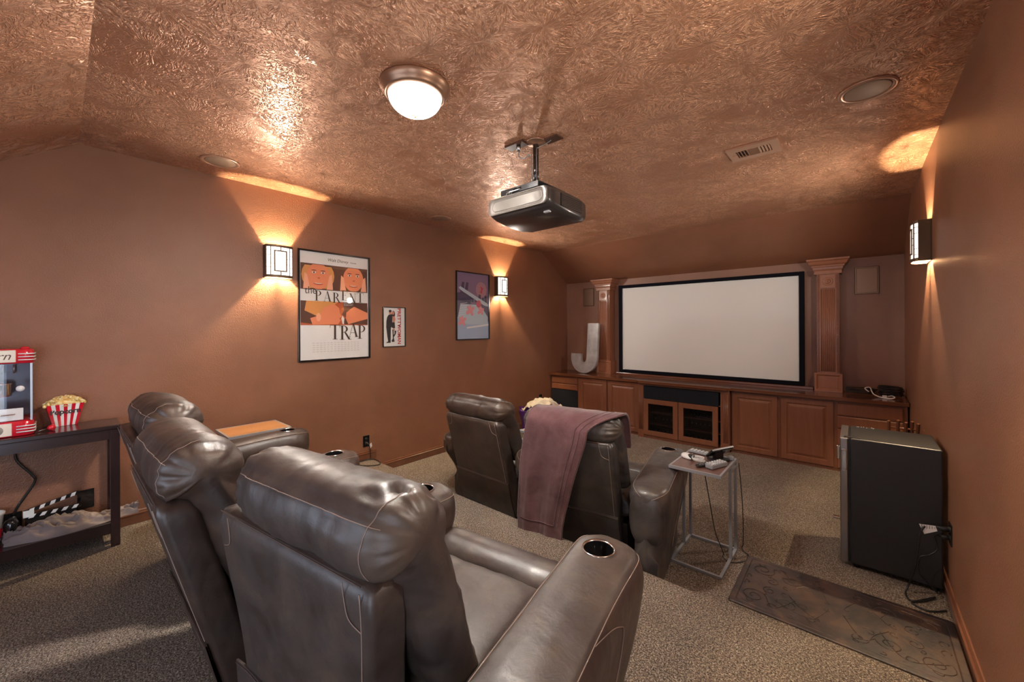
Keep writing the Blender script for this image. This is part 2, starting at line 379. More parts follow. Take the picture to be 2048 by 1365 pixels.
# electronics inside the media cabinet: things of their own
def player(name, label, x, z, w, h, tall=0):
    o = thing(name, label, 'electronics', (x, 5.40, z)); B('case', (-w/2, 0, 0), (w/2, .26, h), M_black, o, .004)
    B('front_panel', (-w/2, -.006, .004), (w/2, 0, h-.004), M_bgloss, o)
    m = MB()
    for k in range(5): m.box((-w*.3+k*w*.13, -.010, h*.45), (-w*.3+k*w*.13+.012, -.006, h*.6))
    m.build('buttons', M_steel, o)['kind'] = 'stuff'; m = MB().lathe([(.016, 0), (.016, .012)], (w*.38, -.018, h*.5), 16, axis='y'); m.build('dial', M_steel, o)
    return o
player('receiver', 'black audio receiver on the middle shelf behind the left glass door', -1.965, .025, .40, .12)
player('disc_player', 'slim black disc player on the bottom behind the left glass door', -1.965, -.124, .40, .09)
player('receiver', 'black audio receiver on the middle shelf behind the right glass door', -1.49, .025, .40, .13)
player('disc_player', 'slim black disc player on the bottom behind the right glass door', -1.49, -.124, .40, .07)
player('cable_box', 'small black box on the top shelf behind the right glass door', -1.49, .182, .3, .05)
def tangle(name, label, cat, pts_fn, mat, r, group=None):
    o = MB().tube(pts_fn, r, 6).build(name, mat); return tag(o, label, cat, group)
rnd = random.Random(4)
for i, (X, lab) in enumerate(((-1.965, 'left'), (-1.49, 'right'))):
    pts = catmull([(X-.16+.32*rnd.random(), 5.34+.03*rnd.random(), .162+(.005 if i else -.008)+.03*abs(sin(k))) for k in range(9)], 6)
    tangle('cable', 'thin grey cable lying on the receiver behind the %s glass door' % lab, 'cable', pts, M_steel, .0025)
# worktop: one continuous piece, bumped out over the media cabinet
ct = thing('countertop', 'long dark glossy brown worktop over all the cabinets', 'countertop', (-1.7, 5.5, .573))
def top_poly(e):
    return [(XL+1.7+.005, 5.25-5.5-e), (-2.29+1.7-e, 5.25-5.5-e), (-2.25+1.7-e, 5.205-5.5-e), (-1.16+1.7+e, 5.205-5.5-e), (-1.12+1.7+e, 5.25-5.5-e), (.378+1.7, 5.25-5.5-e), (.378+1.7, .297), (XL+1.7+.005, .297)]
mb = MB(); R = [[(x, y, z) for x, y in top_poly(e)] for e, z in ((-.006, 0), (0, .004), (0, .026), (.004, .030), (.004, .034), (0, .037))]
mb.rings(R, 0, False); mb.build('top_board', M_counter, ct)
mb = MB(); R = [[(x, y, z) for x, y in top_poly(e)] for e, z in ((-.030, -.0), (-.028, .008), (-.018, .012), (-.016, .0))]
B('back_ledge', (-2.83+1.7, 5.70-5.5, .037), (-.37+1.7, .299, .066), M_counter, ct, .004)
# ------------------------------------------------------------------ projector screen
sc = thing('projection_screen', 'large blank white screen in a black velvet frame', 'screen', (-1.612, 5.72, .645))
w2, h = 1.162, 1.339
B('screen_fabric', (-w2+.03, .012, .03), (w2-.03, .02, h-.03), M_screen, sc)
for a, b in (((-w2, -.012, 0), (-w2+.052, .03, h)), ((w2-.052, -.012, 0), (w2, .03, h)), ((-w2+.052, -.012, 0), (w2-.052, .03, .046)), ((-w2+.052, -.012, h-.046), (w2-.052, .03, h))):
    B('frame_bar', a, b, M_velvet, sc, .004)
for x in (-.9, .9): B('wall_bracket', (x-.03, .03, .3), (x+.03, .08, h-.25), M_black, sc)
# ------------------------------------------------------------------ columns
def column(xc, label):
    t = thing('fluted_column', label, 'column', (xc, 5.80, .611), 0, None)
    H = ZS-.611-.004; y = -.195
    # plinth with a recessed panel
    m = MB(); rect_rings(m, -.122, .122, 0, .205, [(0, .195), (0, 0), (.018, 0), (.028, .010), (.034, .012), (.040, .010)], y); m.build('plinth', M_col, t)
    MB().box((-.098, y+.016, .205), (.098, -.002, H-.16)).build('shaft', M_col, t)
    for k in range(8):
        x = -.056+.016*k
        MB().tube([(x, y+.016, .225), (x, y+.016, H-.335)], .0062, 8).build('reed', M_col, t)
    m = MB()
    for x in (-.067, .067): m.box((x-.004, y+.004, .205), (x+.004, y+.018, H-.16))
    m.build('shaft_fillet', M_col, t)
    for x in (-.085, .085):                    # rope mouldings
        m = MB()
        z = .21
        while z < H-.17:
            m.add([(x-.010, y+.016, z), (x-.006, y+.004, z+.004), (x+.008, y+.003, z+.013), (x+.010, y+.016, z+.016), (x+.006, y+.004, z+.020), (x-.008, y+.003, z+.010)],
                  [(0, 1, 5), (1, 2, 4, 5), (2, 3, 4), (0, 5, 4, 3), (0, 3, 2, 1)], 0, True)
            z += .0155
        m.build('rope_moulding', M_col, t)
    m = MB().box((-.066, y-.004, H-.325), (.066, y+.018, H-.175), bev=.003); rb = m.build('rosette_block', M_col, t)
    m = MB().lathe([(.046, 0), (.046, .004), (.040, .008), (.034, .005), (.028, .004), (.024, .010), (.016, .015), (.006, .010), (.004, .016), (.001, .017)], (0, y-.003, H-.25), 32, axis='y', rot=Matrix.Rotation(pi, 4, 'Z'))
    m.build('rosette', M_col, rb)
    # capital: stepped crown moulding running round three sides
    prof = [(.0, H-.165), (.012, H-.165), (.012, H-.128), (.018, H-.124), (.022, H-.112), (.024, H-.092), (.034, H-.088), (.038, H-.070), (.052, H-.060), (.056, H-.052), (.064, H-.030), (.074, H-.020), (.078, H-.018), (.078, H)]
    R = [[(-.108-e, -.001, z), (-.108-e, y+.01-e, z), (.108+e, y+.01-e, z), (.108+e, -.001, z)] for e, z in prof]
    MB().rings(R, 0, False, True, (True, True)).build('capital', M_col, t)
    m = MB()
    x = -.128
    while x < .128:
        m.add([(x, y-.013, H-.118), (x+.004, y-.020, H-.114), (x+.012, y-.018, H-.104), (x+.014, y-.013, H-.100)], [(0, 1, 2, 3), (0, 3, 2, 1)], 0, True); x += .0145
    m.build('rope_moulding', M_col, t)
    return t
column(-.232, 'copper-brown fluted column right of the white screen')
column(-2.985, 'copper-brown fluted column left of the white screen')
# ------------------------------------------------------------------ in-wall speakers
def wall_speaker(x, label):
    t = thing('wall_speaker', label, 'speaker', (x, YD, 1.69), 0)
    rect_rings(MB(), -.1, .1, 0, .30, [(0, 0), (0, -.008), (.004, -.012), (.014, -.012), (.018, -.006)], 0).build('frame', flat_spk, t)
    B('grille', (-.083, -.0075, .017), (.083, -.005, .283), grille_bronze, t)
flat_spk = flat('aged_bronze_frame', (.20, .13, .09), .35, .8)
_t = NT('bronze_speaker_mesh'); _t.set(Base_Color=(.24, .16, .115, 1), Metallic=.8, Roughness=.42); _t.bump(_t.noise(_t.obj(), 500, 1), .4, .001); grille_bronze = _t.m
wall_speaker(.093, 'square bronze in-wall speaker right of the right column')
wall_speaker(-3.352, 'rectangular bronze in-wall speaker left of the left column')
# ------------------------------------------------------------------ galvanised letter J on the counter
t = thing('metal_letter', 'galvanised metal letter J leaning by the left column', 'letter', (-3.26, 5.45, .617), radians(-4))
lt = M_lt = None
_t = NT('galvanised_sheet'); _v = _t.obj(); _t.set(Metallic=.45, Roughness=.35); _t.L(_t.ramp(_t.noise(_v, 9, 4), [(.3, (.46, .48, .50)), (.7, (.72, .74, .76))]), _t.b.inputs['Base Color']); M_galv = _t.m
pts = []; R1 = .245; R0 = .048; cx0, cz0 = 0.0, .245
outer = [(.245, .79), (.245, .245)]+[(R1*cos(a)*1.0, .245+R1*sin(a)) for a in [-pi*k/20 for k in range(1, 20)]]+[(-.245, .245), (-.245, .305)]
inner = [(-.05, .305), (-.05, .245)]+[(.05*cos(a), .245+.05*sin(a)*1.6) for a in [-pi+pi*k/12 for k in range(1, 12)]]+[(.05, .245), (.05, .79)]
poly = outer+inner
sx = 1.02
# face as strips: pair outer and inner points
n = 28
def lerp_path(path, n):
    L = [0]
    for a, b in zip(path, path[1:]): L.append(L[-1]+math.dist(a, b))
    out = []
    for k in range(n):
        d = L[-1]*k/(n-1); i = 0
        while i < len(L)-2 and L[i+1] < d: i += 1
        u = (d-L[i])/(L[i+1]-L[i]); out.append((path[i][0]+(path[i+1][0]-path[i][0])*u, path[i][1]+(path[i+1][1]-path[i][1])*u))
    return out
def strip(o1, i1, n): a = lerp_path(o1, n); b = lerp_path(i1[::-1], n); return a, b
so = [(.245, .79), (.245, .245)]; 
A = [(.245, .79), (.245, .6), (.245, .42), (.245, .245)]+[(R1*cos(-pi*k/20), .245+R1*sin(-pi*k/20)) for k in range(1, 20)]+[(-.245, .245), (-.245, .305)]
Bp = [(.05, .79), (.05, .6), (.05, .42), (.05, .245)]+[(.05*cos(-pi*k/20), .245+.075*sin(-pi*k/20)) for k in range(1, 20)]+[(-.05, .245), (-.05, .305)]
m = MB(); D = .045
def R4(i): (x1, z1), (x2, z2) = A[i], Bp[i]; return [(x1, 0, z1), (x2, 0, z2), (x2, D, z2), (x1, D, z1)]
m.rings([R4(i) for i in range(len(A))], 0, False); m.build('letter_body', M_galv, t)
m = MB()
for P_, s in ((A, -1), (Bp, 1)):
    for q in lerp_path(P_, 46 if s < 0 else 30):
        m.lathe([(.0038, 0), (.0030, .003), (.0005, .004)], (q[0]*(1-.045 if s < 0 else 1)+(.008*(1 if q[0] > 0 else -1) if s > 0 else 0), 0, q[1]-(.0 if s > 0 else 0)+(.008 if s < 0 else 0)), 6, axis='y', rot=Matrix.Rotation(pi, 4, 'Z'))
m.build('rivets', M_steel, t)['kind'] = 'stuff'
t.rotation_euler = (radians(-5), 0, radians(-4))
# ------------------------------------------------------------------ cables on the counter
rr = random.Random(11)
def coil(cx, cy, z, rx, ry, turns, jit=.01, flat_=.004):
    return catmull([(cx+rx*cos(a)*(1+jit*10*(rr.random()-.5)), cy+ry*sin(a)*(1+jit*10*(rr.random()-.5)), z+flat_*k*.25+.006*rr.random()) for k, a in enumerate([2*pi*i/7 for i in range(int(turns*7))])], 5)
tag(MB().tube(coil(.04, 5.60, .619, .12, .045, 4, .02, .010), .006, 6).build('black_cable', M_black), 'coiled black cable lying left of the white cable on the worktop', 'cable')
tag(MB().tube(coil(.265, 5.60, .619, .09, .07, 6, .03, .010), .006, 6).build('black_cable', M_black), 'tangled black cable at the right end of the worktop', 'cable')
wp = catmull([(.10, 5.50, .66), (.07, 5.53, .69), (.11, 5.55, .70), (.13, 5.50, .65), (.17, 5.47, .625), (.21, 5.45, .618), (.26, 5.43, .618), (.29, 5.44, .63), (.27, 5.46, .64), (.24, 5.45, .632)], 6)
t = thing('white_cable', 'white cable with a small white plug on the worktop', 'cable', (0, 0, 0)); MB().tube(wp, .005, 6).build('cord', M_white, t)
MB().tube([(p[0], p[1]-.014, p[2]-.002) for p in wp[6:-12]], .004, 6).build('cord', M_white, t)
B('plug', (.20, 5.44, .617), (.235, 5.475, .640), M_white, t, .004)
# ------------------------------------------------------------------ sconces
def sconce(x, y, side, label):
    """side +1: on the left wall facing +x; -1: right wall facing -x"""
    t = thing('wall_sconce', label, 'lamp', (x, y, 1.78), 0 if side > 0 else pi, None)
    W, H, Dp = .105, .275, .095
    B('back_plate', (0, -W, .0), (.006, W, H), M_sconce, t)
    N = 14; arc = [(Dp*(.52+.48*cos(a)) , W*sin(a)/sin(radians(72))) for a in [radians(-72+144*k/N) for k in range(N+1)]]
    # opal glass shell
    R = []
    for q in (0.02, H-.02): R.append([(p[0]-.003, p[1]*.985, q) for p in arc])
    m = MB(); m.grid([[ (a[0]-.003, a[1]*.985, q) for q in (.012, H-.012)] for a in arc], 0, True); m.build('glass_shade', M_sglass, t)
    for nm, s in (('side_panel', -1), ('side_panel', 1)):
        yy = s*W; m = MB(); m.box((.004, min(yy, yy-s*.006), 0), (arc[0][0]+.002, max(yy, yy-s*.006), H)); m.build(nm, M_sconce, t)
    def band(z0, z1, k0=0, k1=N, th=.003):
        m = MB(); m.rings([[(arc[k][0]-th, arc[k][1]*.99, z0), (arc[k][0]+th, arc[k][1]*1.005, z0), (arc[k][0]+th, arc[k][1]*1.005, z1), (arc[k][0]-th, arc[k][1]*.99, z1)] for k in range(k0, k1+1)], 0, False)
        return m
    band(0, .022).build('rim', M_sconce, t); band(H-.018, H).build('rim', M_sconce, t)
    def vbar(ya, z0, z1, wd=.003):
        a = math.asin(max(-1, min(1, ya/W*sin(radians(72))))); xx = Dp*(.52+.48*cos(a))
        m = MB(); m.box((xx-.003, ya-wd, z0), (xx+.004, ya+wd, z1)); return m
    def hbar(y0, y1, z, wd=.0015):
        def X(yy): return Dp*(.52+.48*cos(math.asin(max(-1, min(1, yy/W*sin(radians(72)))))))
        m = MB(); K = 6; ys = [y0+(y1-y0)*k/K for k in range(K+1)]
        m.rings([[(X(q)-.003, q, z-wd), (X(q)+.003, q, z-wd), (X(q)+.003, q, z+wd), (X(q)-.003, q, z+wd)] for q in ys], 0, False); return m
    mm = MB()
    def put(o): mm.add(o.v, o.f, 0)
    for s in (-1, 1):
        put(vbar(s*.074, .02, H-.018, .0022)); put(vbar(s*.046, .055, H-.05, .0045))
        for z in (.045, .085, H-.085, H-.045): put(hbar(min(s*.074, s*.1), max(s*.074, s*.1), z))
        for z in (.115, H-.115): put(hbar(min(s*.046, s*.074), max(s*.046, s*.074), z))
    for z in (.055, H-.05): put(hbar(-.05, .05, z, .005))
    put(vbar(0, .02, .052, .003)); put(vbar(0, H-.048, H-.016, .003))
    mm.build('leading', M_sconce, t)
    MB().lathe([(.006, 0), (.010, .012), (.010, .022), (.003, .032)], (.045, 0, .062), 16).build('bulb', emit_bulb, t)
    B('lamp_holder', (.006, -.006, .05), (.050, .006, .060), M_sconce, t)
    l = bpy.data.lights.new('sconce_light', 'POINT'); l.energy = SCONCE_W; l.color = SCONCE_COL; l.shadow_soft_size = .012
    o = bpy.data.objects.new('sconce_light', l); COL.objects.link(o); o.location = (x+side*.045, y, 1.78+.115)
    l = bpy.data.lights.new('sconce_glow', 'SPOT'); l.energy = SCONCE_OUT; l.color = (1, .92, .82); l.shadow_soft_size = .05; l.spot_size = pi*.98; l.spot_blend = .6
    o = bpy.data.objects.new('sconce_glow', l); COL.objects.link(o); o.location = (x+side*.112, y, 1.78+.137); o.rotation_euler = (0, radians(-90*side), 0)
    return t
emit_bulb = emit('lit_bulb', SCONCE_COL, 14)
sconce(XL, 1.243, 1, 'lit bronze and glass sconce left of the tall family-film poster')
sconce(XL, 4.08, 1, 'lit bronze and glass sconce right of the purple poster')
sconce(XR, 3.91, -1, 'lit bronze and glass sconce on the right wall near the screen')
sconce(XR, 1.24, -1, 'lit bronze and glass sconce on the right wall, the one farther from the screen')
# ------------------------------------------------------------------ ceiling lamp, speakers, vent
t = thing('ceiling_lamp', 'round flush ceiling lamp with lit alabaster glass dome and bronze ring', 'lamp', (-1.65, 1.17, ZC))
MB().lathe([(.172, 0), (.172, -.008), (.166, -.020), (.158, -.030), (.150, -.040), (.147, -.046), (.138, -.050), (.128, -.050), (.128, -.030)], n=64, caps=(True, True)).build('ring', M_bronze, t)
dp = [(.131*sqrt(1-(k/14)**2.1) if k < 14 else .004, -.046-.092*(k/14)) for k in range(15)]
MB().lathe(dp, n=72, caps=(True, True)).build('glass_dome', M_dome, t)
l = bpy.data.lights.new('lamp_glow', 'SPOT'); l.energy = CEIL_W; l.color = CEIL_COL; l.shadow_soft_size = .09; l.spot_size = pi*.98; l.spot_blend = .5
o = bpy.data.objects.new('lamp_glow', l); COL.objects.link(o); o.location = (-1.65, 1.17, ZC-.165)
MB().lathe([(.006, -.128), (.016, -.134), (.018, -.139), (.014, -.144), (.008, -.148), (.006, -.153), (.001, -.156)], n=24).build('finial', M_bronze, t)
def ceil_speaker(x, y, label, r=.118):
    t = thing('ceiling_speaker', label, 'speaker', (x, y, ZC))
    MB().lathe([(r, 0), (r, -.004), (r-.004, -.009), (r-.022, -.006), (r-.024, -.003)], n=56, caps=(True, True)).build('rim', M_spkc, t)
    MB().lathe([(r-.024, -.0035), (r-.03, -.006), (.001, -.006)], n=56).build('grille', M_spkg, t)
M_spkc = flat('copper_painted_rim', (.52, .30, .19), .3, .45)
_t = NT('copper_painted_mesh'); _t.set(Base_Color=(.36, .25, .165, 1), Roughness=.45, Metallic=.4); _t.bump(_t.noise(_t.obj(), 480, 1), .5, .001); M_spkg = _t.m
ceil_speaker(.05, 2.705, 'round ceiling speaker near the right wall'); ceil_speaker(-3.43, .765, 'round ceiling speaker above the left sconce'); ceil_speaker(-3.43, 2.75, 'round ceiling speaker above the left wall, far one near the purple poster')
t = thing('air_vent', 'rectangular copper-painted air vent in the ceiling', 'vent', (-.517, 3.105, ZC), 0)
m = MB(); 
w, d = .148, .117; iw, idp = .100, .058
for a, b in (((-w, -d, -.012), (w, -idp, 0)), ((-w, idp, -.012), (w, d, 0)), ((-w, -idp, -.012), (-iw, idp, 0)), ((iw, -idp, -.012), (w, idp, 0))): m.box(a, b)
m.build('frame', M_spkc, t)
B('duct', (-iw, -idp, -.001), (iw, idp, -.0005), M_black, t)
for k in range(11):
    x = -iw+.009+k*.0182; a = radians(-38 if k < 4 else (38 if k > 6 else 0))
    m = MB()
    if 3 < k < 7:
        continue
    m.box((-.0012, -idp, -.007), (.0012, idp, .007)); o = m.build('slat', M_spkc, t); o.location = (x, 0, -.0075); o.rotation_euler = (0, a, 0)
for k in range(9):
    o = B('slat', (-.033, -.0008, -.006), (.033, .0008, .006), M_spkc, t); o.location = (.0, -idp+.012+k*.0115, -.0075); o.rotation_euler = (radians(35), 0, 0)
B('damper_lever', (-.118, -.010, -.018), (-.112, .004, -.010), M_spkc, t)
# ------------------------------------------------------------------ projector
t = thing('ceiling_projector', 'dark grey projector hanging from a black ceiling pole', 'projector', (-1.555, 2.03, ZC))
MB().lathe([(.066, 0), (.066, -.006), (.060, -.010), (.022, -.014), (.022, -.02)], n=40).build('ceiling_flange', M_bronze, t)
MB().lathe([(.0185, -.012), (.0185, -.315)], n=28).build('pole', M_bgloss, t)
MB().lathe([(.03, -.315), (.03, -.335)], n=20).build('pole_collar', M_black, t)
m = MB(); m.box((-.155, -.165, -.338), (.155, .10, -.333)); m.box((-.15, -.175, -.366), (.15, -.168, -.330), bev=.003); m.box((-.15, .09, -.366), (.15, .097, -.333), bev=.003)
m.build('mount_bracket', M_black, t)
m = MB().box((-.045, -.1765, -.356), (.02, -.1745, -.340)); m.build('bracket_slot', M_bgloss, t)
M_pj = flat('charcoal_projector_shell', (.055, .050, .048), .3, .2, coat=.25); M_pjb = flat('bronze_grey_panel', (.10, .088, .078), .38, .3)
# shell: loft along y of rounded-rect sections, belly sagging towards the middle
def rrect(w, z0, z1, r, n=6, sag=0):
    P = []
    for cx_, cz_, a0 in ((w-r, z1-r, 0), (-w+r, z1-r, 90), (-w+r, z0+r, 180), (w-r, z0+r, 270)):
        for k in range(n+1):
            a = radians(a0+90*k/n); P.append((cx_+r*cos(a), cz_+r*sin(a)))
    if sag: P = [(x, z-sag*max(0, 1-(x/w)**2)*(1 if z < (z0+z1)/2 else 0)) for x, z in P]
    return P
def shell(w, y, z0, z1, r, sag): return [(x, y, z) for x, z in rrect(w, z0, z1, r, 6, sag)]
OX, OZ = .012, -.386
secs = [(-.205, .225, -.1, -.004, .03, .0), (-.198, .236, -.109, 0, .032, .004), (-.15, .243, -.122, 0, .03, .008), (0, .248, -.138, 0, .03, .012), (.12, .246, -.14, -.002, .03, .012), (.2, .235, -.13, -.006, .034, .01), (.235, .215, -.115, -.014, .036, .004), (.247, .17, -.095, -.03, .03, 0)]
m = MB(); m.rings([[(x+OX, y, z+OZ) for x, y, z in shell(w_, y_, a, b, r, s_)] for y_, w_, a, b, r, s_ in secs]); body = m.build('shell', M_pj, t)
m = MB(); m.rings([[(x*k+OX, y, (z+.052)*k-.052+OZ) for x, y, z in shell(.232, y, -.106, -.002, .032, 0)] for y, k in ((-.196, 1), (-.212, 1), (-.217, .985), (-.217, .88), (-.2145, .86), (-.2145, .5))]); bp = m.build('rear_panel', M_pjb, t)
m = MB()
pr_ = [(x*.84+OX, -.2150, (z+.052)*.60-.052+OZ) for x, z in rrect(.232, -.106, -.002, .04)]
m.tube(pr_, .0022, 6, closed=True); m.build('panel_groove', M_pjb, bp)
m = MB().box((OX+.232, -.10, OZ-.102), (OX+.2490, .13, OZ-.026)); m.build('side_vent', M_black, t)
for k in range(7): B('vent_louvre', (OX+.246, -.098, OZ-.098+k*.0108), (OX+.2515, .128, OZ-.094+k*.0108), M_pj, t)
B('label_plate', (OX+.15, -.14, OZ-.1345), (OX+.19, -.12, OZ-.124), M_white, t)
MB().lathe([(.055, 0), (.055, .02), (.045, .028), (.038, .012)], (OX-.03, .235, OZ-.06), 32, axis='y').build('lens_ring', M_black, t)
MB().lathe([(.04, 0), (.03, .014), (.001, .02)], (OX-.03, .24, OZ-.06), 32, axis='y').build('lens', M_bgloss, t)
m = MB()
for k in range(3): m.tube(catmull([(-.11+k*.03, -.10, -.39), (-.09+k*.02, -.185, -.366), (-.02+k*.02, -.17, -.352), (.05+.01*k, -.1, -.345)], 8), .003, 6)
m.build('cables', M_steel, t)
m = MB().box((-.19, -.09, -.014), (-.045, -.02, 0)).build('outlet_plate', M_oplate := flat('brown_outlet_plate', (.09, .04, .025), .3), None)
m.location = (-1.555, 2.03, ZC); tag(m, 'brown ceiling outlet plate left of the projector pole', 'outlet')
pl2 = MB().box((.05, .0, -.008), (.165, .07, 0)).build('blank_plate', M_oplate); pl2.location = (-1.555, 2.03, ZC); tag(pl2, 'brown cable plate on the ceiling right of the projector pole', 'plate')
pc = thing('power_cord', 'grey power cord from ceiling outlet to projector pole', 'cord', (-1.555, 2.03, ZC))
MB().tube(catmull([(-.10, -.055, -.05), (-.10, -.05, -.085), (-.07, -.04, -.10), (-.03, -.03, -.085), (-.022, -.02, -.11), (-.022, -.015, -.30)], 8), .0035, 6).build('cord', M_steel, pc)
MB().lathe([(.014, -.014), (.016, -.03), (.010, -.052)], (-.10, -.055, 0), 14).build('plug', M_steel, pc)
pc2 = MB().tube(catmull([(.10, .03, -.010), (.07, .015, -.028), (.03, -.01, -.05), (.021, -.02, -.075), (.021, -.018, -.3)], 8), .003, 6).build('signal_cord', M_steel); pc2.location = (-1.555, 2.03, ZC); tag(pc2, 'grey signal cord from ceiling plate down the projector pole', 'cord')
# ------------------------------------------------------------------ posters
def poster(name, label, y0, y1, z0, z1, fw, mat_frame=M_bgloss):
    t = thing(name, label, 'poster', (XL, (y0+y1)/2, z0)); h = z1-z0; w = (y1-y0)/2
    for a, b in (((.002, -w, 0), (.022, -w+fw, h)), ((.002, w-fw, 0), (.022, w, h)), ((.002, -w+fw, 0), (.022, w-fw, fw)), ((.002, -w+fw, h-fw), (.022, w-fw, h))):
        B('frame_bar', a, b, mat_frame, t, .003)
    B('glass_pane', (.013, -w+fw*.6, fw*.6), (.0145, w-fw*.6, h-fw*.6), M_glass, t)
    return t, w, h
def flatpoly(m, pts, x, mi): m.add([(x, p[0], p[1]) for p in pts], [tuple(range(len(pts)))], mi)
def ell(cy, cz, ry, rz, n=20, a0=0, a1=2*pi, rot=0):
    return [(cy+ry*cos(a)*cos(rot)-rz*sin(a)*sin(rot), cz+ry*cos(a)*sin(rot)+rz*sin(a)*cos(rot)) for a in [a0+(a1-a0)*k/n for k in range(n)]]
def F(c): return flat('print_ink', c, .6)
TR = (pi/2, 0, pi/2)
t, w, h = poster('movie_poster', 'tall black-framed poster with two orange photo bands and thin serif-like title', 1.408, 2.103, 1.04, 2.068, .016)
inks = [M_paper, F((.52, .10, .025)), F((.80, .26, .12)), F((.10, .035, .02)), F((.86, .40, .24)), F((.70, .30, .08)), F((.05, .02, .015))]
B('printed_sheet', (.003, -w+.01, .01), (.005, w-.01, h-.01), M_paper, t)
ps = MB(); a = w-.024
flatpoly(ps, [(-a, .665), (a, .665), (a, .905), (-a, .905)], .0056, 3)
# upper band: two smiling faces resting on hands
for cy, hair, s in ((-.165, 5, 1), (.175, 3, -1)):
    flatpoly(ps, [p for p in ell(cy, .80, .150, .150) if p[1] < .905 and abs(p[0]) < a and p[1] > .665] , .0060, hair)
    flatpoly(ps, [(cy+.105*sin(u)*(1 if cos(u) > 0 else .95), min(.900, max(.672, .79+.125*cos(u)))) for u in [2*pi*k/24 for k in range(24)]], .0064, 2)
    for e in (-.04, .042):
        flatpoly(ps, ell(cy+e, .825, .018, .009, 12), .0068, 0); flatpoly(ps, ell(cy+e, .825, .008, .008, 10), .0071, 6)
        flatpoly(ps, ell(cy+e, .845, .024, .004, 10), .0068, 3)
    flatpoly(ps, ell(cy, .725, .046, .016, 16, pi, 2*pi), .0068, 1); flatpoly(ps, ell(cy, .728, .036, .007, 14, pi, 2*pi), .0071, 0)
    flatpoly(ps, ell(cy+.004, .775, .012, .006, 10), .0068, 1)
    for e in (-1, 1):
        flatpoly(ps, [q for q in [(max(-a, cy+e*.075), .672), (min(a, cy+e*.135) if e > 0 else max(-a, cy+e*.135), .672), (min(a, cy+e*.125) if e > 0 else max(-a, cy+e*.125), .82), (cy+e*.1, .80)]], .0074, 4)
# lower band: two profiles nose to nose
flatpoly(ps, [(-a, .335), (a, .335), (a, .560), (-a, .560)], .0056, 1)
flatpoly(ps, [(-a, .36), (-.20, .345), (-.1, .40), (-.05, .50), (-.06, .56), (-a, .56)], .0060, 3)
flatpoly(ps, [(-a+.05, .56), (-.29, .47), (-.18, .42), (-.05, .50), (.02, .56)], .0064, 5)
flatpoly(ps, [(-.22, .34), (.02, .345), (.045, .385), (.03, .40), (.055, .42), (.035, .45), (.03, .50), (-.02, .54), (-.12, .50), (-.15, .43), (-.24, .40)], .0066, 2)
flatpoly(ps, ell(-.165, .41, .022, .04, 14), .0070, 4)
flatpoly(ps, [(.335-.01, .34), (.085, .345), (.070, .39), (.095, .41), (.055, .44), (.075, .48), (.07, .56), (.32, .56), (.325, .5)], .0064, 3)
flatpoly(ps, [(.12, .345), (.095, .40), (.10, .46), (.18, .52), (a, .46), (a, .40)], .0067, 2)
flatpoly(ps, [(.062, .345), (.05, .40), (.062, .43), (.08, .40), (.075, .345)], .0072, 0)
ps.build('photo_print', inks, t)
Mi = F((.04, .022, .012))
text('title_text', 'Walt Disney', .040, Mi, t, (.0062, .02, .955), TR, 1, shear=.25)
text('title_text', 'Presents', .020, Mi, t, (.0062, .175, .952), TR, .9)
text('title_text', 'the', .095, Mi, t, (.0076, -.235, .655), TR, .85)
def band(pts, w1, w2):
    (x1, z1), (x2, z2) = pts; return [(x1-w1/2, z1), (x1+w1/2, z1), (x2+w2/2, z2), (x2-w2/2, z2)]
def rc(x0, x1, z0, z1): return [(x0, z0), (x1, z0), (x1, z1), (x0, z1)]
def bowl(x, z0, z1, rx):
    cz, rz = (z0+z1)/2, (z1-z0)/2; out = []
    for k in range(10):
        a, b = -pi/2+pi*k/10, -pi/2+pi*(k+1)/10
        ri = lambda q: (x+max(0, rx-.13)*cos(q), cz+(rz-.03)*sin(q)); ro = lambda q: (x+rx*cos(q), cz+rz*sin(q))
        out.append([ri(a), ro(a), ro(b), ri(b)])
    return out
SERIF = {'T': [rc(.28, .42, 0, 1), rc(.0, .70, .965, 1), rc(.0, .025, .80, 1), rc(.675, .70, .80, 1), rc(.18, .52, 0, .03)],
 'P': [rc(.10, .24, 0, 1), rc(.0, .34, 0, .03), rc(.0, .3, .97, 1)]+bowl(.24, .46, 1, .36),
 'R': [rc(.10, .24, 0, 1), rc(.0, .34, 0, .03), rc(.0, .3, .97, 1)]+bowl(.24, .50, 1, .34)+[band(((.70, 0), (.38, .52)), .15, .13), rc(.60, .84, 0, .03)],
 'A': [band(((.08, 0), (.36, 1)), .03, .03), band(((.62, 0), (.36, 1)), .16, .10), rc(.18, .54, .30, .33), rc(-.02, .18, 0, .03), rc(.48, .78, 0, .03)],
 'E': [rc(.10, .24, 0, 1), rc(.0, .60, .97, 1), rc(.0, .62, 0, .03), rc(.24, .46, .50, .53), rc(.575, .60, .80, 1), rc(.595, .62, 0, .20), rc(.44, .46, .42, .61)],
 'N': [rc(.10, .13, 0, 1), rc(.60, .63, 0, 1), band(((.60, 0), (.12, 1)), .15, .15), rc(.0, .22, 0, .03), rc(.50, .74, .97, 1), rc(.0, .14, .97, 1)]}
def serif(ch, hh, yc, zc):
    m = MB(); x = .0080
    for k, pl in enumerate(SERIF[ch]): flatpoly(m, [(yc+(p[0]-.35)*hh, zc+(p[1]-.5)*hh) for p in pl], x+k*.00003, 0)
    return m.build('title_letter', Mi, t)
for i, (ch, yy, dz, sc_) in enumerate((('P', -.165, 0, .13), ('A', -.085, -.004, .13), ('R', .0, -.012, .13), ('E', .085, .015, .13), ('N', .165, -.010, .13), ('T', .245, 0, .13))):
    serif(ch, .098, yy, .612+dz)
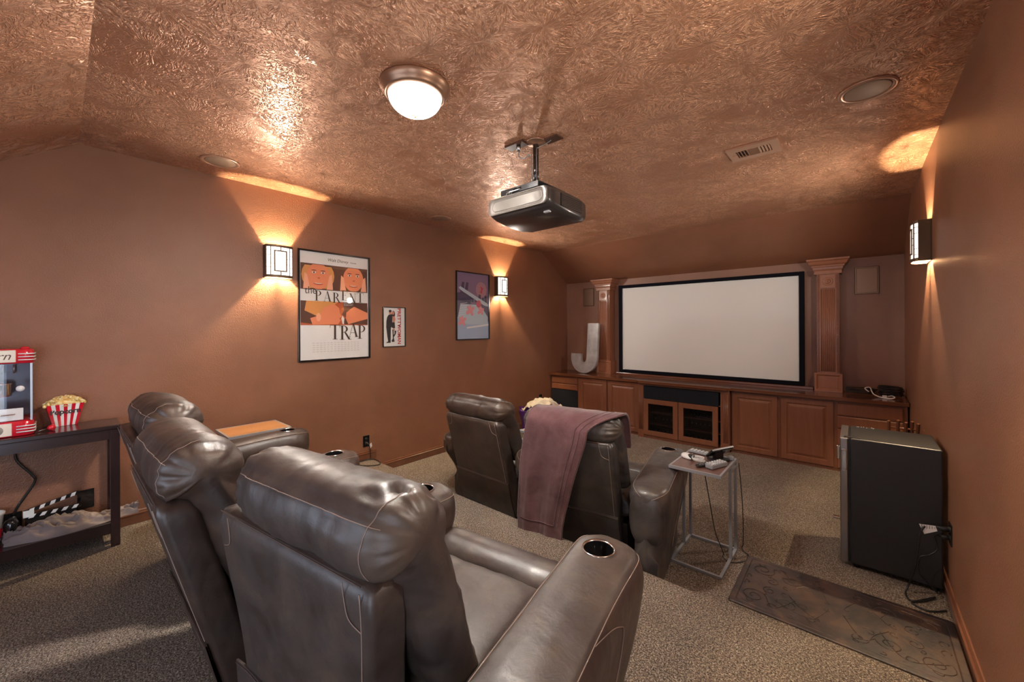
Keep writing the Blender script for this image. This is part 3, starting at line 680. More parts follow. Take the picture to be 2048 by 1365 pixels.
for ch, yy, dz in (('T', .0, 0), ('R', .095, -.005), ('A', .18, .018), ('P', .275, .0)):
    serif(ch, .138, yy-.012, .268+dz)
Mp = F((.62, .585, .54))
pb = MB()
for k in range(5): 
    for j in range(14): pb.box((.0058, -.22+j*.033+.003*(k % 2), .165-k*.020), (.0060, -.22+j*.033+.022, .171-k*.020))
pb.build('credit_lines', Mp, t)['kind'] = 'stuff'
t, w, h = poster('movie_poster', 'small white poster with two dark standing figures and vertical red title', 2.249, 2.526, 1.142, 1.571, .007)
B('printed_sheet', (.003, -w+.004, .004), (.005, w-.004, h-.004), M_paper, t)
ps = MB(); k_ = [F((.022, .022, .026)), F((.62, .25, .16)), F((.03, .02, .02)), M_paper]
flatpoly(ps, [(-.065, .345), (-.035, .355), (-.02, .34), (-.022, .24), (-.03, .21), (-.045, .205), (-.095, .21), (-.092, .28), (-.083, .32)], .0058, 0)
flatpoly(ps, [(-.095, .215), (-.038, .215), (-.040, .13), (-.042, .055), (-.072, .055), (-.085, .13)], .0060, 0)
flatpoly(ps, [(-.072, .06), (-.042, .06), (-.042, .045), (-.095, .043), (-.092, .052)], .0062, 2)
flatpoly(ps, ell(-.047, .370, .016, .024, 14), .0060, 1); flatpoly(ps, ell(-.047, .386, .018, .014, 12), .0063, 2); flatpoly(ps, ell(-.008, .352, .021, .038, 14), .0059, 2); flatpoly(ps, ell(-.012, .366, .014, .020, 14), .0063, 1)
flatpoly(ps, [(-.022, .33), (.008, .33), (.018, .295), (.002, .26), (-.016, .26)], .0062, 1)
flatpoly(ps, [(-.022, .265), (.008, .265), (.012, .20), (-.025, .205), (-.030, .23)], .0064, 0)
flatpoly(ps, [(-.018, .205), (-.002, .205), (.018, .17), (.008, .165)], .0062, 1)
flatpoly(ps, [(-.022, .19), (-.006, .185), (-.004, .10), (.006, .055), (-.026, .052), (-.032, .065), (-.016, .09)], .0064, 0)
flatpoly(ps, [(.004, .17), (.028, .175), (.022, .14), (-.006, .10), (-.008, .125), (.006, .145)], .0066, 0)
ps.build('photo_print', k_, t)
text('title_text', 'PRETTY', .058, F((.62, .012, .03)), t, (.0066, .062, .315), (radians(90), radians(90), radians(90)), 1.05, bold=.0012)
text('title_text', 'WOMAN', .058, F((.62, .012, .03)), t, (.0066, .062, .135), (radians(90), radians(90), radians(90)), .92, bold=.0012)
t, w, h = poster('framed_print', 'black-framed purple and blue cartoon night print left of the far sconce', 3.265, 3.860, 1.187, 2.065, .014)
B('printed_sheet', (.003, -w+.008, .008), (.005, w-.008, h-.008), F((.25, .17, .28)), t)
ps = MB(); kk = [F((.07, .055, .11)), F((.38, .48, .66)), F((.50, .60, .68)), F((.78, .27, .30)), F((.45, .24, .28)), F((.82, .80, .82)), F((.62, .06, .10)), F((.13, .10, .17))]
b = w-.015
flatpoly(ps, [(-b, .014), (b, .014), (b, .29), (-b, .33)], .0056, 1)
flatpoly(ps, [(-b, .30), (b, .24), (b, .50), (.0, .46), (-b, .52)], .0058, 7)
flatpoly(ps, [(-.22, .46), (.13, .46), (.27, .30), (.27, .20), (-.12, .20), (-.26, .30)], .0060, 2)
flatpoly(ps, [(-b, .52), (-.05, .46), (-.02, .56), (-.12, .62), (-b, .60)], .0058, 0)
for yy in (-.20, -.13): flatpoly(ps, [(yy-.03, .58), (yy+.03, .60), (yy+.05, .74), (yy+.01, .745)], .0060, 0)
flatpoly(ps, [(-.25, .665), (-.22, .685), (b, .475), (b, .44), (.20, .455), (-.20, .63)], .0064, 2)
flatpoly(ps, ell(.15, .66, .10, .105, 24), .0058, 4)
flatpoly(ps, [(.13, .71), (.19, .68), (.165, .65), (.17, .61), (.12, .625), (.15, .66)], .0063, 6)
for yy, hh in ((.05, .07), (.12, .10), (.18, .06), (.23, .09), (-.01, .05)): flatpoly(ps, [(yy-.02, .49), (yy+.02, .49), (yy+.02, .49+hh), (yy, .50+hh), (yy-.02, .49+hh)], .0061, 0)
flatpoly(ps, ell(.10, .47, .045, .05, 16), .0067, 6)
for cy, cz, s in ((-.05, .38, 1.0), (.14, .38, .8), (-.19, .24, .9)):
    for dx, dz, rr_ in ((0, 0, .045), (.05, .03, .025), (-.04, .04, .022), (-.05, -.03, .028), (.03, -.045, .024), (0, .055, .02)):
        flatpoly(ps, ell(cy+dx*s, cz+dz*s, rr_*s, rr_*s*.9, 12), .0068+abs(dx)*.002, 3)
flatpoly(ps, [(-.12, .165), (b, .21), (b, .185), (-.11, .145)], .0066, 5)
for k in range(7): flatpoly(ps, [(-.26+.02*k*.3, .28+k*.03), (-.14+.02*k*.3, .30+k*.03), (-.14+.02*k*.3, .304+k*.03), (-.26+.02*k*.3, .284+k*.03)], .0066, 5)
ps.build('printed_picture', kk, t)
# ------------------------------------------------------------------ outlets
def outlet(x, y, z, side, label, n=2, h=.115, w=.07):
    t = thing('wall_outlet', label, 'outlet', (x, y, z), 0 if side > 0 else pi)
    B('cover_plate', (0, -w/2, -h/2), (.006, w/2, h/2), M_bgloss, t, .002)
    for k in range(n):
        zz = (-.022, .022)[k] if n == 2 else 0
        m = MB().lathe([(.017, 0), (.017, .0015)], (.0055, 0, zz), 20, axis='x'); m.build('socket', M_black, t)
    return t
outlet(XL, 2.06, .19, 1, 'black wall outlet above the carpet step, with a cord plugged in')
outlet(XL, .112, .245, 1, 'black wall plate under the console table, right of the clapperboard', 0, .12, .075)
outlet(XL, -.185, .20, 1, 'black wall outlet under the console table behind the foam cup', 2, .12, .075)
outlet(XL, 5.02, .22, 1, 'small black wall outlet in the far left corner above the purple bag')
outlet(XR, 3.16, .215, -1, 'black outlet low on the right wall beside the refrigerator')
t = thing('power_cord', 'black cord with white tag plugged in by the carpet step and looped on the floor', 'cord', (XL, 2.06, .17))
MB().lathe([(.014, .006), (.014, .025), (.006, .04)], (0, 0, 0), 12, axis='x').build('plug', M_black, t)
cp = catmull([(.038, 0, 0), (.06, .005, -.02), (.05, .02, -.10), (.045, .01, -.155), (.02, -.11, -.163), (.10, -.14, -.163), (.20, -.09, -.163), (.25, .0, -.163), (.17, .045, -.163), (.06, .035, -.161), (.03, -.06, -.160), (.06, -.17, -.163)], 10)
MB().tube(cp, .004, 6).build('cord', M_black, t)
MB().prism([(0, -.03), (.022, -.005), (.014, .03), (-.004, .018)], .058, .0595, 'x').build('tag', M_white, t).location = (.0, .012, -.02)
t = thing('power_cord', 'black cord with a striped paper tag hanging from the right wall outlet', 'cord', (XR, 3.16, .215))
for zz in (.022,): MB().lathe([(.014, -.007), (.014, -.03), (.012, -.05), (.005, -.062)], (0, .0, zz), 12, axis='x').build('plug', M_black, t)
MB().tube(catmull([(-.06, 0, .022), (-.085, -.02, .03), (-.115, -.04, .0), (-.13, -.04, -.12), (-.145, -.03, -.24), (-.165, -.02, -.33), (-.18, -.05, -.372), (-.16, -.11, -.374), (-.10, -.04, -.374), (-.06, .01, -.372), (-.10, -.06, -.372), (-.16, -.13, -.374), (-.10, -.16, -.374), (-.03, -.10, -.374)], 8), .0045, 6).build('cord', M_black, t)
tg = MB(); tg.prism([(-.125, .030), (-.062, .038), (-.055, .012), (-.105, -.020)], -.035, -.0335, 'y'); q = tg.build('paper_tag', M_white, t)
tl = MB()
for k in range(6): 
    u = k/6+.06; tl.box((-.120+.06*u, -.0362, .024-.03*(1-u)*.6), (-.117+.06*u, -.0350, .032), rot=None)
tl.build('tag_print', M_steel, q)['kind'] = 'stuff'
t = thing('power_cord', 'second black cord dropping from the right wall outlet behind the refrigerator', 'cord', (XR, 3.16, .215))
MB().lathe([(.014, -.007), (.014, -.034), (.005, -.05)], (0, .0, -.022), 12, axis='x').build('plug', M_black, t)
MB().tube(catmull([(-.05, 0, -.022), (-.06, .01, -.04), (-.05, .01, -.10), (-.08, .0, -.14), (-.118, .0, -.17), (-.12, .01, -.26), (-.05, .02, -.35)], 8), .004, 6).build('cord', M_black, t)
# ------------------------------------------------------------------ reclining sofas
def sstep(a, b, x): t = max(0, min(1, (x-a)/(b-a))); return t*t*(3-2*t)
def nz(x, y, z): return noise.noise(Vector((x, y, z)))
PILLOW = [(.018, .004), (-.002, .045), (-.004, .10), (.018, .155), (.07, .185), (.135, .182), (.198, .145), (.232, .08), (.226, .022), (.235, -.06), (.258, -.16), (.288, -.26), (.322, -.35), (.31, -.40), (.24, -.41), (.17, -.30), (.12, -.18), (.09, -.06), (.055, -.004)]
PROF = catmull(PILLOW, 5, True)
def med(p):
    y, z = p
    if z > .0: return (.112, .085)
    k = min(1, -z/.06); return (.112+(.075+(-z)*.36-.0)*k*.8+.0, .085*(1-k)+min(z, -.0)*k*.92)
def pillow_pt(u, i, hw, seed, dent):
    p = PROF[i % len(PROF)]; m = med(p); a = abs(u); s = max(.0, 1-a**5.5)**.42*.82+.18*(1-a**14); s = max(s, .03)
    t = i/len(PROF)
    ny, nz_ = p[0]-m[0], p[1]-m[1]; L = sqrt(ny*ny+nz_*nz_)+1e-6
    d = .012*nz(u*2.2, t*5, seed)+.010*(1-abs(nz(u*1.3, t*26, seed+3))*2.6)*sstep(.62, .92, a)*(1-sstep(.96, 1, a))
    d += .0046*(1-2.4*abs(nz(u*7+3*nz(u*2, t*3, seed), t*4, seed+9)))
    if p[1] > -.02 and L > .02: d -= .006*math.exp(-((t-.155)/.012)**2)        # stitched seam groove on the rear of the roll
    if dent:
        for du, dt_, w1, w2, dep in dent: d -= dep*math.exp(-((u-du+.35*(t-dt_))/w1)**2-((t-dt_)/w2)**2)
    k = (L*s+d*min(1, s*1.6))/L
    return Vector((hw*u, m[0]+ny*k, m[1]+nz_*k))
def make_pillow(name, hw, seed, mat, parent, loc, rz, zt_, dent=None, seamcol=None, hs=1.0):
    NU = 64; us = [sin(pi/2*(-1+2*j/NU)) for j in range(NU+1)]
    R = [[pillow_pt(u*.999, i, hw, seed, dent) for i in range(len(PROF))] for u in us]
    o = MB().rings(R, 0, True).build(name, mat, parent); o.scale = (1, 1, hs); o.location = (loc[0], loc[1], zt_); o.rotation_euler = (0, 0, rz)
    def surf(u, i, off=.0005):
        a = pillow_pt(u, i, hw, seed, dent); m = med(PROF[i % len(PROF)]); v = Vector((0, a.y-m[0], a.z-m[1])); v.normalize(); return a+v*off
    n = len(PROF)
    # long rear seam, two end seams, front seam of the roll
    MB().tube([surf(-.93+1.80*k/40, 13) for k in range(41)], .0012, 5).build('seam', seamcol or M_thread, o)
    MB().tube([surf(-.93+.02*sin(k*.4), k) for k in range(1, 38)], .0012, 5).build('seam', seamcol or M_thread, o)
    MB().tube([surf(.80-.03*sin(k*.25), k) for k in range(1, 24)], .0012, 5).build('seam', seamcol or M_thread, o)
    MB().tube([surf(-.9+1.8*k/40, 40) for k in range(41)], .0014, 5).build('seam', M_dthread, o)
    return o
def make_back(parent, loc, rz, zt_, base, mat, hw=.302, seed=0, skirt=True, lean=.27, flare=0):
    """upright rear shell leaning back; top rear edge at local y=0, z=zt_"""
    H = zt_-base-.05; R = []; th = .105
    N = 22
    for k in range(N+1):
        t = k/N; z = zt_-H*(1-t); y = lean*(zt_-z); fx = 1-flare*sstep(0, .40, zt_-z)
        e = 0 if t < .97 else .012*sstep(.97, 1, t)
        ring = rrect(hw-e, y+e, y+th-e, .022, 5)
        R.append([(x*fx+.001*nz(x*8, z*6, seed), yy-(.007*(1-(x/hw)**2)*sin(pi*min(1, t*1.0)) if yy < y+th/2 else 0)+.002*nz(x*5, z*5, seed+2), z) for x, yy in ring])
    R.append([(x*.97, y_*1, zt_+.006) for x, y_ in rrect(hw-.03, .03, th-.03, .02, 5)])
    o = MB().rings(R, 0, True).build('backrest', mat, parent); o.location = (loc[0], loc[1], 0); o.rotation_euler = (0, 0, rz)
    def rear(x, dz, off=.0015): t = 1-dz/H; return Vector((x*(1-flare*sstep(0, .40, dz)), lean*dz-.007*(1-(x/hw)**2)*sin(pi*t)-off, zt_-dz))
    sx = hw-.03
    m = MB(); m.tube([rear(sx-.0*k, .012+.5*k/20*(H/.7), .0005) for k in range(21)], .0015, 5); m.build('seam', M_thread, o)
    for s in (-1, 1):
        m = MB(); m.tube(catmull([tuple(rear(s*(sx-.055), .004)), tuple(rear(s*(sx-.052), .05)), tuple(rear(s*(sx-.04), .085)), tuple(rear(s*sx, .10))], 6), .0013, 5); m.build('seam', M_thread, o)
    MB().tube([rear(-hw+.03+(2*hw-.06)*k/12, .001, -.004)+Vector((0, 0, .003)) for k in range(13)], .0016, 5).build('seam', M_dthread, o)
    if skirt:      # loose leather flap closing the lower back
        zs = base+.33; G = []
        for a in range(21):
            x = -hw+.006+(2*hw-.012)*a/20; col_ = []
            for b in range(9):
                z = zs-(zs-base-.03)*b/8; y = lean*(zt_-z)-.006-.006*sin(pi*b/8)+.005*nz(x*9, z*7, seed)
                col_.append(Vector((x, y, z)))
            G.append(col_)
        m = MB(); m.grid(G, 0, True); G2 = [[p+Vector((0, .006, 0)) for p in c] for c in G]; m.grid(G2, 0, True)
        m.rings([[G[a][0], G2[a][0], G2[a][0]+Vector((0, 0, -.004)), G[a][0]+Vector((0, 0, -.004))] for a in range(21)], 0, False)
        q = m.build('skirt', mat, o)
        MB().tube([G[a][0]+Vector((0, -.001, -.008)) for a in range(21)], .0013, 5).build('seam', M_dthread, o)
    return o
ARMX = catmull([(-.078, .03), (-.082, .25), (-.084, .44), (-.108, .485), (-.116, .54), (-.098, .592), (-.05, .612), (.0, .616), (.05, .612), (.100, .594), (.122, .545), (.120, .47), (.105, .32), (.080, .14), (.070, .03)], 4, True)
def make_arm_mesh(mat, seed, flip=1, Y0=-.755):
    """armrest: origin under the cup holder, front towards +y"""
    Y1 = .135; N = 44; R = []
    for k in range(N+1):
        v = .5-.5*cos(pi*k/N); y = Y0+(Y1-Y0)*v
        f = max(0, 1-((y+.02)/(Y1+.02))**4)**.5 if y > -.02 else 1      # plan rounding at the front
        b = max(0, 1-((-y+Y0+.135)/.135)**2.6)**.5 if y < Y0+.135 else 1
        s = min(f, b); s = max(s, .12)
        drop = .0 if y > -.1 else .03*(-.1-y)/.65
        zs = (.60+.40*min(f, b)**.6)
        ring = []
        for j, (x, z) in enumerate(ARMX):
            zz = z
            if z > .40: zz = z-drop*(z-.40)/.21-(1-zs)*(z-.40)*.75
            bul = 1+.10*sstep(-.25, .08, y)*(1 if x*flip > 0 else .2)*sstep(.1, .5, z)
            d = .004*nz(y*6, j*.3, seed)+.002*nz(y*22, j*.5, seed+4)*sstep(.45, .56, z)
            sx_ = s if z > .2 else max(s, .8)
            yy = y-(.20*sstep(.50, .12, z)*sstep(-.45, .1, y))+(.14*sstep(.50, .2, z)*sstep(-.35, Y0, y) if Y0 > -.7 else 0); ring.append(Vector((x*flip*sx_*bul*(1+d*3), yy, zz+d*.6*(1 if z > .4 else 0))))
        R.append(ring)
    if flip < 0: R = [r[::-1] for r in R]
    m = MB().rings(R, 0, True); tmp = m.build('tmp', mat)
    cut = MB().lathe([(.0475, .50), (.0475, .70)], n=40).build('cut', mat)
    md = tmp.modifiers.new('b', 'BOOLEAN'); md.operation = 'DIFFERENCE'; md.object = cut; md.solver = 'EXACT'
    bpy.context.view_layer.update()
    me = bpy.data.meshes.new_from_object(tmp.evaluated_get(bpy.context.evaluated_depsgraph_get()))
    bpy.data.objects.remove(tmp); bpy.data.objects.remove(cut)
    me.materials.clear(); me.materials.append(mat); me.polygons.foreach_set('use_smooth', [True]*len(me.polygons))
    md_ = [v for v in me.vertices]
    bm = bmesh.new(); bm.from_mesh(me)
    for e in bm.edges:
        if len(e.link_faces) == 2 and e.calc_face_angle(0) > .8: e.smooth = False
    bm.to_mesh(me); bm.free()
    return me, R
ARM_CACHE = {}
def add_arm(parent, base, x, y, heading, mat, flip, Y0=-.755):
    key = (mat.name, flip, Y0)
    if key not in ARM_CACHE:
        me, R = make_arm_mesh(mat, 3 if flip > 0 else 8, flip, Y0); n = len(R[0])
        def path(j, k0, k1, off): return [R[k][j % n]+Vector((off[0]*flip, 0, off[1])) for k in range(k0, k1)]
        seams = []
        jj = [37, 21] if flip > 0 else [n-1-37, n-1-21]
        m = MB(); m.tube(path(jj[0], 2, 42, (.0008, .0008)), .0015, 5); seams.append(m.mesh('seam', M_thread))
        m = MB(); m.tube(path(jj[1], 2, 42, (-.0008, .0008)), .0015, 5); seams.append(m.mesh('seam', M_thread))
        # curved seam on the outer side
        idx = [(21, 37), (24, 39), (26, 41), (27, 43), (27, 46), (26, 49), (24, 51), (21, 53)]
        pts = [R[k][(j if flip > 0 else n-1-j) % n]+Vector((.002*flip, 0, 0)) for k, j in idx]
        m = MB(); m.tube(catmull([tuple(p) for p in pts], 5), .0014, 5); seams.append(m.mesh('seam', M_thread))
        m = MB().lathe([(.0455, -.075), (.0475, .0), (.0525, .006), (.0545, .002), (.052, -.004), (.0475, -.004)], n=44, caps=(False, False)); ring = m.mesh('cup_holder', M_chrome)
        m = MB().lathe([(.0460, .0015), (.0450, -.085), (.001, -.086)], n=44, caps=(False, False)); cup = m.mesh('cup_well', M_bgloss)
        ARM_CACHE[key] = (me, seams, ring, cup)
    me, seams, ring, cup = ARM_CACHE[key]
    o = link(bpy.data.objects.new('armrest', me), parent); o.location = (x-parent.location.x, y-parent.location.y, base-parent.location.z); o.rotation_euler = (0, 0, heading)
    for s in seams: link(bpy.data.objects.new('seam', s), o)
    for nm, mm in (('cup_holder_ring', ring), ('cup_holder', cup)):
        c = link(bpy.data.objects.new(nm, mm), o); c.location = (0, 0, .614)
    if Y0 < -.7:
        m = MB()
        R = [[(.098*s*(abs(cos(q))**.8*(1 if cos(q) > 0 else -1)), Y0+.060-d, .405+.165*s*(abs(sin(q))**.8*(1 if sin(q) > 0 else -1))) for q in [2*pi*j/32 for j in range(32)]] for s, d in ((1.0, -.03), (1.02, .0), (1.0, .022), (.93, .042), (.8, .055), (.5, .064), (.1, .066))]
        q_ = m.rings(R, 0, True).build('arm_pad', mat, o)
        MB().tube([(x*1.0, y, z) for x, y, z in R[2]], .0016, 5, closed=True).build('seam', M_dthread, o)
    return o
def add_seat(parent, base, x, y, rz, mat, hw, seed):
    """seat cushion, footrest roll and front panel; x, y = seat centre at the back"""
    L = Vector((x, y, base))-parent.location
    prof = catmull([(.02, .28), (.0, .36), (.03, .425), (.15, .445), (.32, .452), (.455, .44), (.49, .40), (.48, .30), (.3, .27)], 5, True); R = []
    NU = 36
    for j in range(NU+1):
        u = sin(pi/2*(-1+2*j/NU)); s = max(.0, 1-abs(u)**8)**.4; s = max(s, .1); ring = []
        for i, (py, pz) in enumerate(prof):
            m_ = (.24, .35); t = i/len(prof); d = .008*nz(u*2.4, py*7, seed)+.0035*(1-2.5*abs(nz(u*4+py*6, py*4, seed+5)))
            ring.append((hw*u, m_[0]+(py-m_[0])*(.9+.1*s), m_[1]+(pz-m_[1])*s+(d if pz > .36 else 0)))
        R.append(ring)
    o = MB().rings(R, 0, True).build('seat_cushion', mat, parent); o.location = L; o.rotation_euler = (0, 0, rz)
    prof = catmull([(.50, .36), (.50, .415), (.545, .452), (.60, .455), (.66, .43), (.685, .37), (.675, .26), (.665, .12), (.64, .10), (.60, .12), (.58, .28)], 5, True); R = []; RR = {}
    for j in range(NU+1):
        u = sin(pi/2*(-1+2*j/NU)); s = max(.15, max(.0, 1-abs(u)**9)**.4); ring = []
        for i, (py, pz) in enumerate(prof):
            m_ = (.60, .28 if pz < .36 else .37); d = .004*nz(u*11, py*4, seed+1)*(1 if pz > .3 else .3)-.006*math.exp(-((abs(u)-.52)/.02)**2)*(1 if pz > .2 else 0)
            ring.append((hw*u, m_[0]+(py-m_[0])*(.8+.2*s), m_[1]+(pz-m_[1])*(.85+.15*s)+d))
        R.append(ring)
    f = MB().rings(R, 0, True).build('footrest', mat, parent); f.location = L; f.rotation_euler = (0, 0, rz)
    b = B('base', (-hw+.02, -.02, .03), (hw-.02, .60, .27), M_black, parent); b.location = L; b.rotation_euler = (0, 0, rz)
    return o
def at(parent, x, y): return (x-parent.location.x, y-parent.location.y)
# rear row: three seats on the raised floor
def seat_set(sofa, base, cx, cy, ang, mat, seed, dent, seatx, seamcol=None, hwp=.335, hw=.305, px=0, py=0, lean=.27, flare=0, skirt=True, zt_=.81, hs=.96):
    a = radians(ang)
    bk = make_back(sofa, at(sofa, cx, cy), a, zt_+base-sofa.location.z, base-sofa.location.z, mat, seed=seed, skirt=skirt, hw=hw, lean=lean, flare=flare)
    make_pillow('back_cushion', hwp, seed, mat, sofa, at(sofa, cx+px, cy+py), a, zt_+base-sofa.location.z, dent, seamcol, hs)
    X = cx+seatx*cos(a)-.22*sin(a); Y = cy+seatx*sin(a)+.22*cos(a)
    add_seat(sofa, base, X, Y, a, mat, .295, seed)
sofa = thing('reclining_sofa', 'three-seat brown leather reclining sofa in the foreground, on the raised floor', 'sofa', (-1.86, .75, 0))
seat_set(sofa, 0, -2.67, .20, 0, M_leather2, 21, [(.75, .245, .06, .03, .02)], 0, zt_=.84, hs=.88, py=.04, px=.01, hwp=.32)
seat_set(sofa, 0, -1.872, .18, 0, M_leather2, 37, [(.35, .30, .16, .03, .010)], 0, hwp=.318, px=.02, py=.01)
seat_set(sofa, 0, -1.088, .354, 8.4, M_leather, 12, [(.78, .245, .045, .020, .034), (.70, .19, .10, .012, .012), (.86, .30, .05, .02, .018), (.60, .26, .05, .014, .012), (.5, .12, .22, .012, .006)], .12, hw=.352, hwp=.355, px=.052, py=.008, lean=.12, flare=.13)
add_arm(sofa, 0, -3.082, 1.077, radians(-1.5), M_leather2, -1, -.60)
add_arm(sofa, 0, -2.294, 1.05, 0, M_leather2, -1, -.60)
add_arm(sofa, 0, -1.484, 1.08, radians(3), M_leather, 1, -.60)
add_arm(sofa, 0, -.641, 1.164, radians(9.5), M_leather, 1)
sofa2 = thing('reclining_sofa', 'two-seat brown leather reclining sofa on the lower floor, nearer the screen', 'sofa', (-1.86, 2.7, LO))
seat_set(sofa2, LO, -2.28, 2.10, -1, M_leather2, 55, [(.8, .26, .05, .03, .015)], 0, M_dthread, hs=.83)
seat_set(sofa2, LO, -1.384, 2.09, 10, M_leather3, 71, None, .06, M_dthread, hs=.83)
add_arm(sofa2, LO, -2.665, 2.86, 0, M_leather2, -1, -.66)
add_arm(sofa2, LO, -1.875, 2.86, radians(4), M_leather2, 1, -.66)
add_arm(sofa2, LO, -1.034, 2.92, radians(10), M_leather3, 1)
# ------------------------------------------------------------------ purple-brown blanket over the grey seat
def blanket():
    _t = NT('mauve_plush'); v = _t.obj(); n1 = _t.noise(v, 7, 4, .6, .5); _t.set(Roughness=.9, Specular_IOR_Level=.15, Sheen_Weight=.6, Sheen_Roughness=.4)
    _t.L(_t.ramp(n1, [(.3, (.085, .038, .041)), (.7, (.155, .078, .082))]), _t.b.inputs['Base Color']); _t.bump(_t.noise(v, 170, 2, .6), .5, .004)
    mat = _t.m
    t = thing('blanket', 'mauve-brown plush blanket hanging over the back of the grey leather seat', 'blanket', (-1.384, 2.09, LO+.81), radians(10))
    path = catmull([(.245, -.07), (.238, -.02), (.226, .04), (.200, .11), (.150, .155), (.065, .162), (.0, .135), (-.034, .085), (-.042, .02), (-.04, -.08), (-.035, -.22), (-.018, -.38), (-.002, -.52), (.01, -.66)], 5)
    n = len(path); G = []; NX = 40
    for i, (py, pz) in enumerate(path):
        s = i/(n-1)
        xl = -.235-.01*sin(pi*s)-.10*sstep(.5, 1, s); xr = .345-.19*sstep(.34, .58, s)-.185*sstep(.58, 1, s)
        row = []
        for j in range(NX+1):
            f = j/NX; x = xl+(xr-xl)*f; fold = sstep(.5, 1, s)
            y = py-.014*fold*abs(sin(5.2*f+.6))-.008*nz(f*5, s*3, 2)-.004*nz(f*14, s*8, 5)
            z = pz+(.005*nz(f*6, s*8, 7) if s < .55 else 0)-(.035*f+.012*sin(6*f))*sstep(.8, 1, s)
            row.append(Vector((x, y, z)))
        G.append(row)
    def thick(G, th=.009):
        m = MB(); m.grid(G, 0, True); n_, k_ = len(G), len(G[0]); G2 = []
        for i in range(n_):
            r = []
            for j in range(k_):
                a = G[min(i+1, n_-1)][j]-G[max(i-1, 0)][j]; b = G[i][min(j+1, k_-1)]-G[i][max(j-1, 0)][0:3] if False else G[i][min(j+1, k_-1)]-G[i][max(j-1, 0)]
                nn = a.cross(b); nn.normalize(); r.append(G[i][j]+nn*th)
            G2.append(r)
        m.grid(G2, 0, True)
        per = [(i, 0) for i in range(n_)]+[(n_-1, j) for j in range(1, k_)]+[(i, k_-1) for i in range(n_-2, -1, -1)]+[(0, j) for j in range(k_-2, 0, -1)]
        P1 = [G[i][j] for i, j in per]; P2 = [G2[i][j] for i, j in per]
        m.rings([P1, [(p+q)/2 for p, q in zip(P1, P2)], P2], 0, True, True, (False, False)); return m, G2, per
    m, G2, per = thick(G); m.build('cloth', mat, t)
    q = -1 if (G2[40][20]-G[40][20]).y < 0 else 1
    top = G2 if q < 0 else G
    # hem: raised rolled edge and a stitched band inside it
    m = MB(); m.tube([(G[i][j]+G2[i][j])/2 for i, j in per], .0065, 8, closed=True); m.build('hem', mat, t)
    off = Vector((0, -.001, 0))
    band = [top[i][NX-7]+off for i in range(8, n-4)]
    MB().tube(band, .003, 6).build('hem_stitching', mat, t)
    MB().tube([top[i][NX-4]+off for i in range(8, n-4)], .0022, 6).build('hem_stitching', mat, t)
    MB().tube([top[n-5][j]+off for j in range(3, NX-6)], .003, 6).build('hem_stitching', mat, t)
blanket()
# ------------------------------------------------------------------ C-shaped side tables
def side_table(name, label, x0, x1, y0, y1, base, top, mat, legs=(.64, .99), slots=False):
    cx, cy = (x0+x1)/2, (y0+y1)/2; t = thing(name, label, 'table', (cx, cy, base)); w, d = (x1-x0)/2, (y1-y0)/2; H = top-base; r = .0085
    B('table_top', (-w+.012, -d+.012, H-.012), (w-.012, d-.012, H-.001), mat, t)
    for a, b in (((-w, -d, H-.018), (w, -d+.013, H)), ((-w, d-.013, H-.018), (w, d, H)), ((-w, -d+.013, H-.018), (-w+.013, d-.013, H)), ((w-.013, -d+.013, H-.018), (w, d-.013, H))): B('top_edge', a, b, M_greymetal, t)
    yl = [-d+2*d*q for q in legs]
    for sx_ in (-1, 1):
        for k, y in enumerate(yl):
            x = sx_*(w-.009); B('leg', (x-r, y-r, .0), (x+r, y+r, H-.018), M_greymetal, t)
        x = sx_*(w-.009); B('base_rail', (x-r, -d+.02, 0), (x+r, yl[-1]-r, .015), M_greymetal, t)
        B('upper_rail', (x-r*.8, yl[0], H-.055), (x+r*.8, yl[-1], H-.040), M_greymetal, t)
    B('base_rail', (-w, -d+.005, 0), (w, -d+.02, .015), M_greymetal, t); B('base_rail', (-w+.018, yl[-1]-r*1.2, 0), (w-.018, yl[-1]+r*.8, .015), M_greymetal, t)
    B('cross_rail', (-w+.018, yl[-1]-r, H-.055), (w-.018, yl[-1]+r*.8, H-.040), M_greymetal, t)
    if slots: B('magazine_rack', (-w+.014, -d+.03, H-.10), (w-.014, d-.03, H-.04), M_black, t)
    return t
side_table('side_table', 'slim C-shaped grey metal side table holding remotes, right of the two-seat sofa', -.912, -.605, 2.575, 2.992, LO, .455, M_walnut)
side_table('side_table', 'wood-topped grey metal side table between the three-seat sofa and left wall', -3.565, -3.225, .755, 1.155, 0, .603, M_orange, slots=True)
side_table('side_table', 'wood-topped side table mostly hidden between the two front seats', -2.20, -1.99, 2.62, 3.08, LO, .455, M_orange, legs=(.93, .98))
ZT = .4555
def ontable(name, label, cat, x, y, rz=0, z=ZT): return thing(name, label, cat, (x, y, z), radians(rz))
t = ontable('computer_mouse', 'white mouse-shaped gadget with grey buttons on the slim side table', 'gadget', -.862, 2.80, -35)
m = MB(); m.rings([[(a*s, b*s*.62, z) for a, b in [(.055*cos(q), .055*sin(q)) for q in [2*pi*k/24 for k in range(24)]]] for s, z in ((.93, 0), (1.0, .006), (.98, .013), (.8, .022), (.45, .027), (.05, .028))]); m.build('shell', M_white, t)
MB().lathe([(.020, .0), (.020, .030), (.014, .033)], (.035, .0, .0), 20).build('button_pad', M_black, t)
t = ontable('coiled_cable', 'white coiled charging cable in the middle of the slim side table', 'cable', -.785, 2.765)
MB().tube([(.036*cos(a)*(1+.12*sin(a*1.3)), .030*sin(a)*(1+.1*cos(a*.7)), .004+.0011*a/1.0) for a in [2*pi*k/20 for k in range(72)]], .0032, 6).build('cord', M_white, t)
MB().tube([(-.033, .015, .022), (-.045, .03, .026), (-.05, .042, .028)], .0045, 8).build('plug', M_white, t)
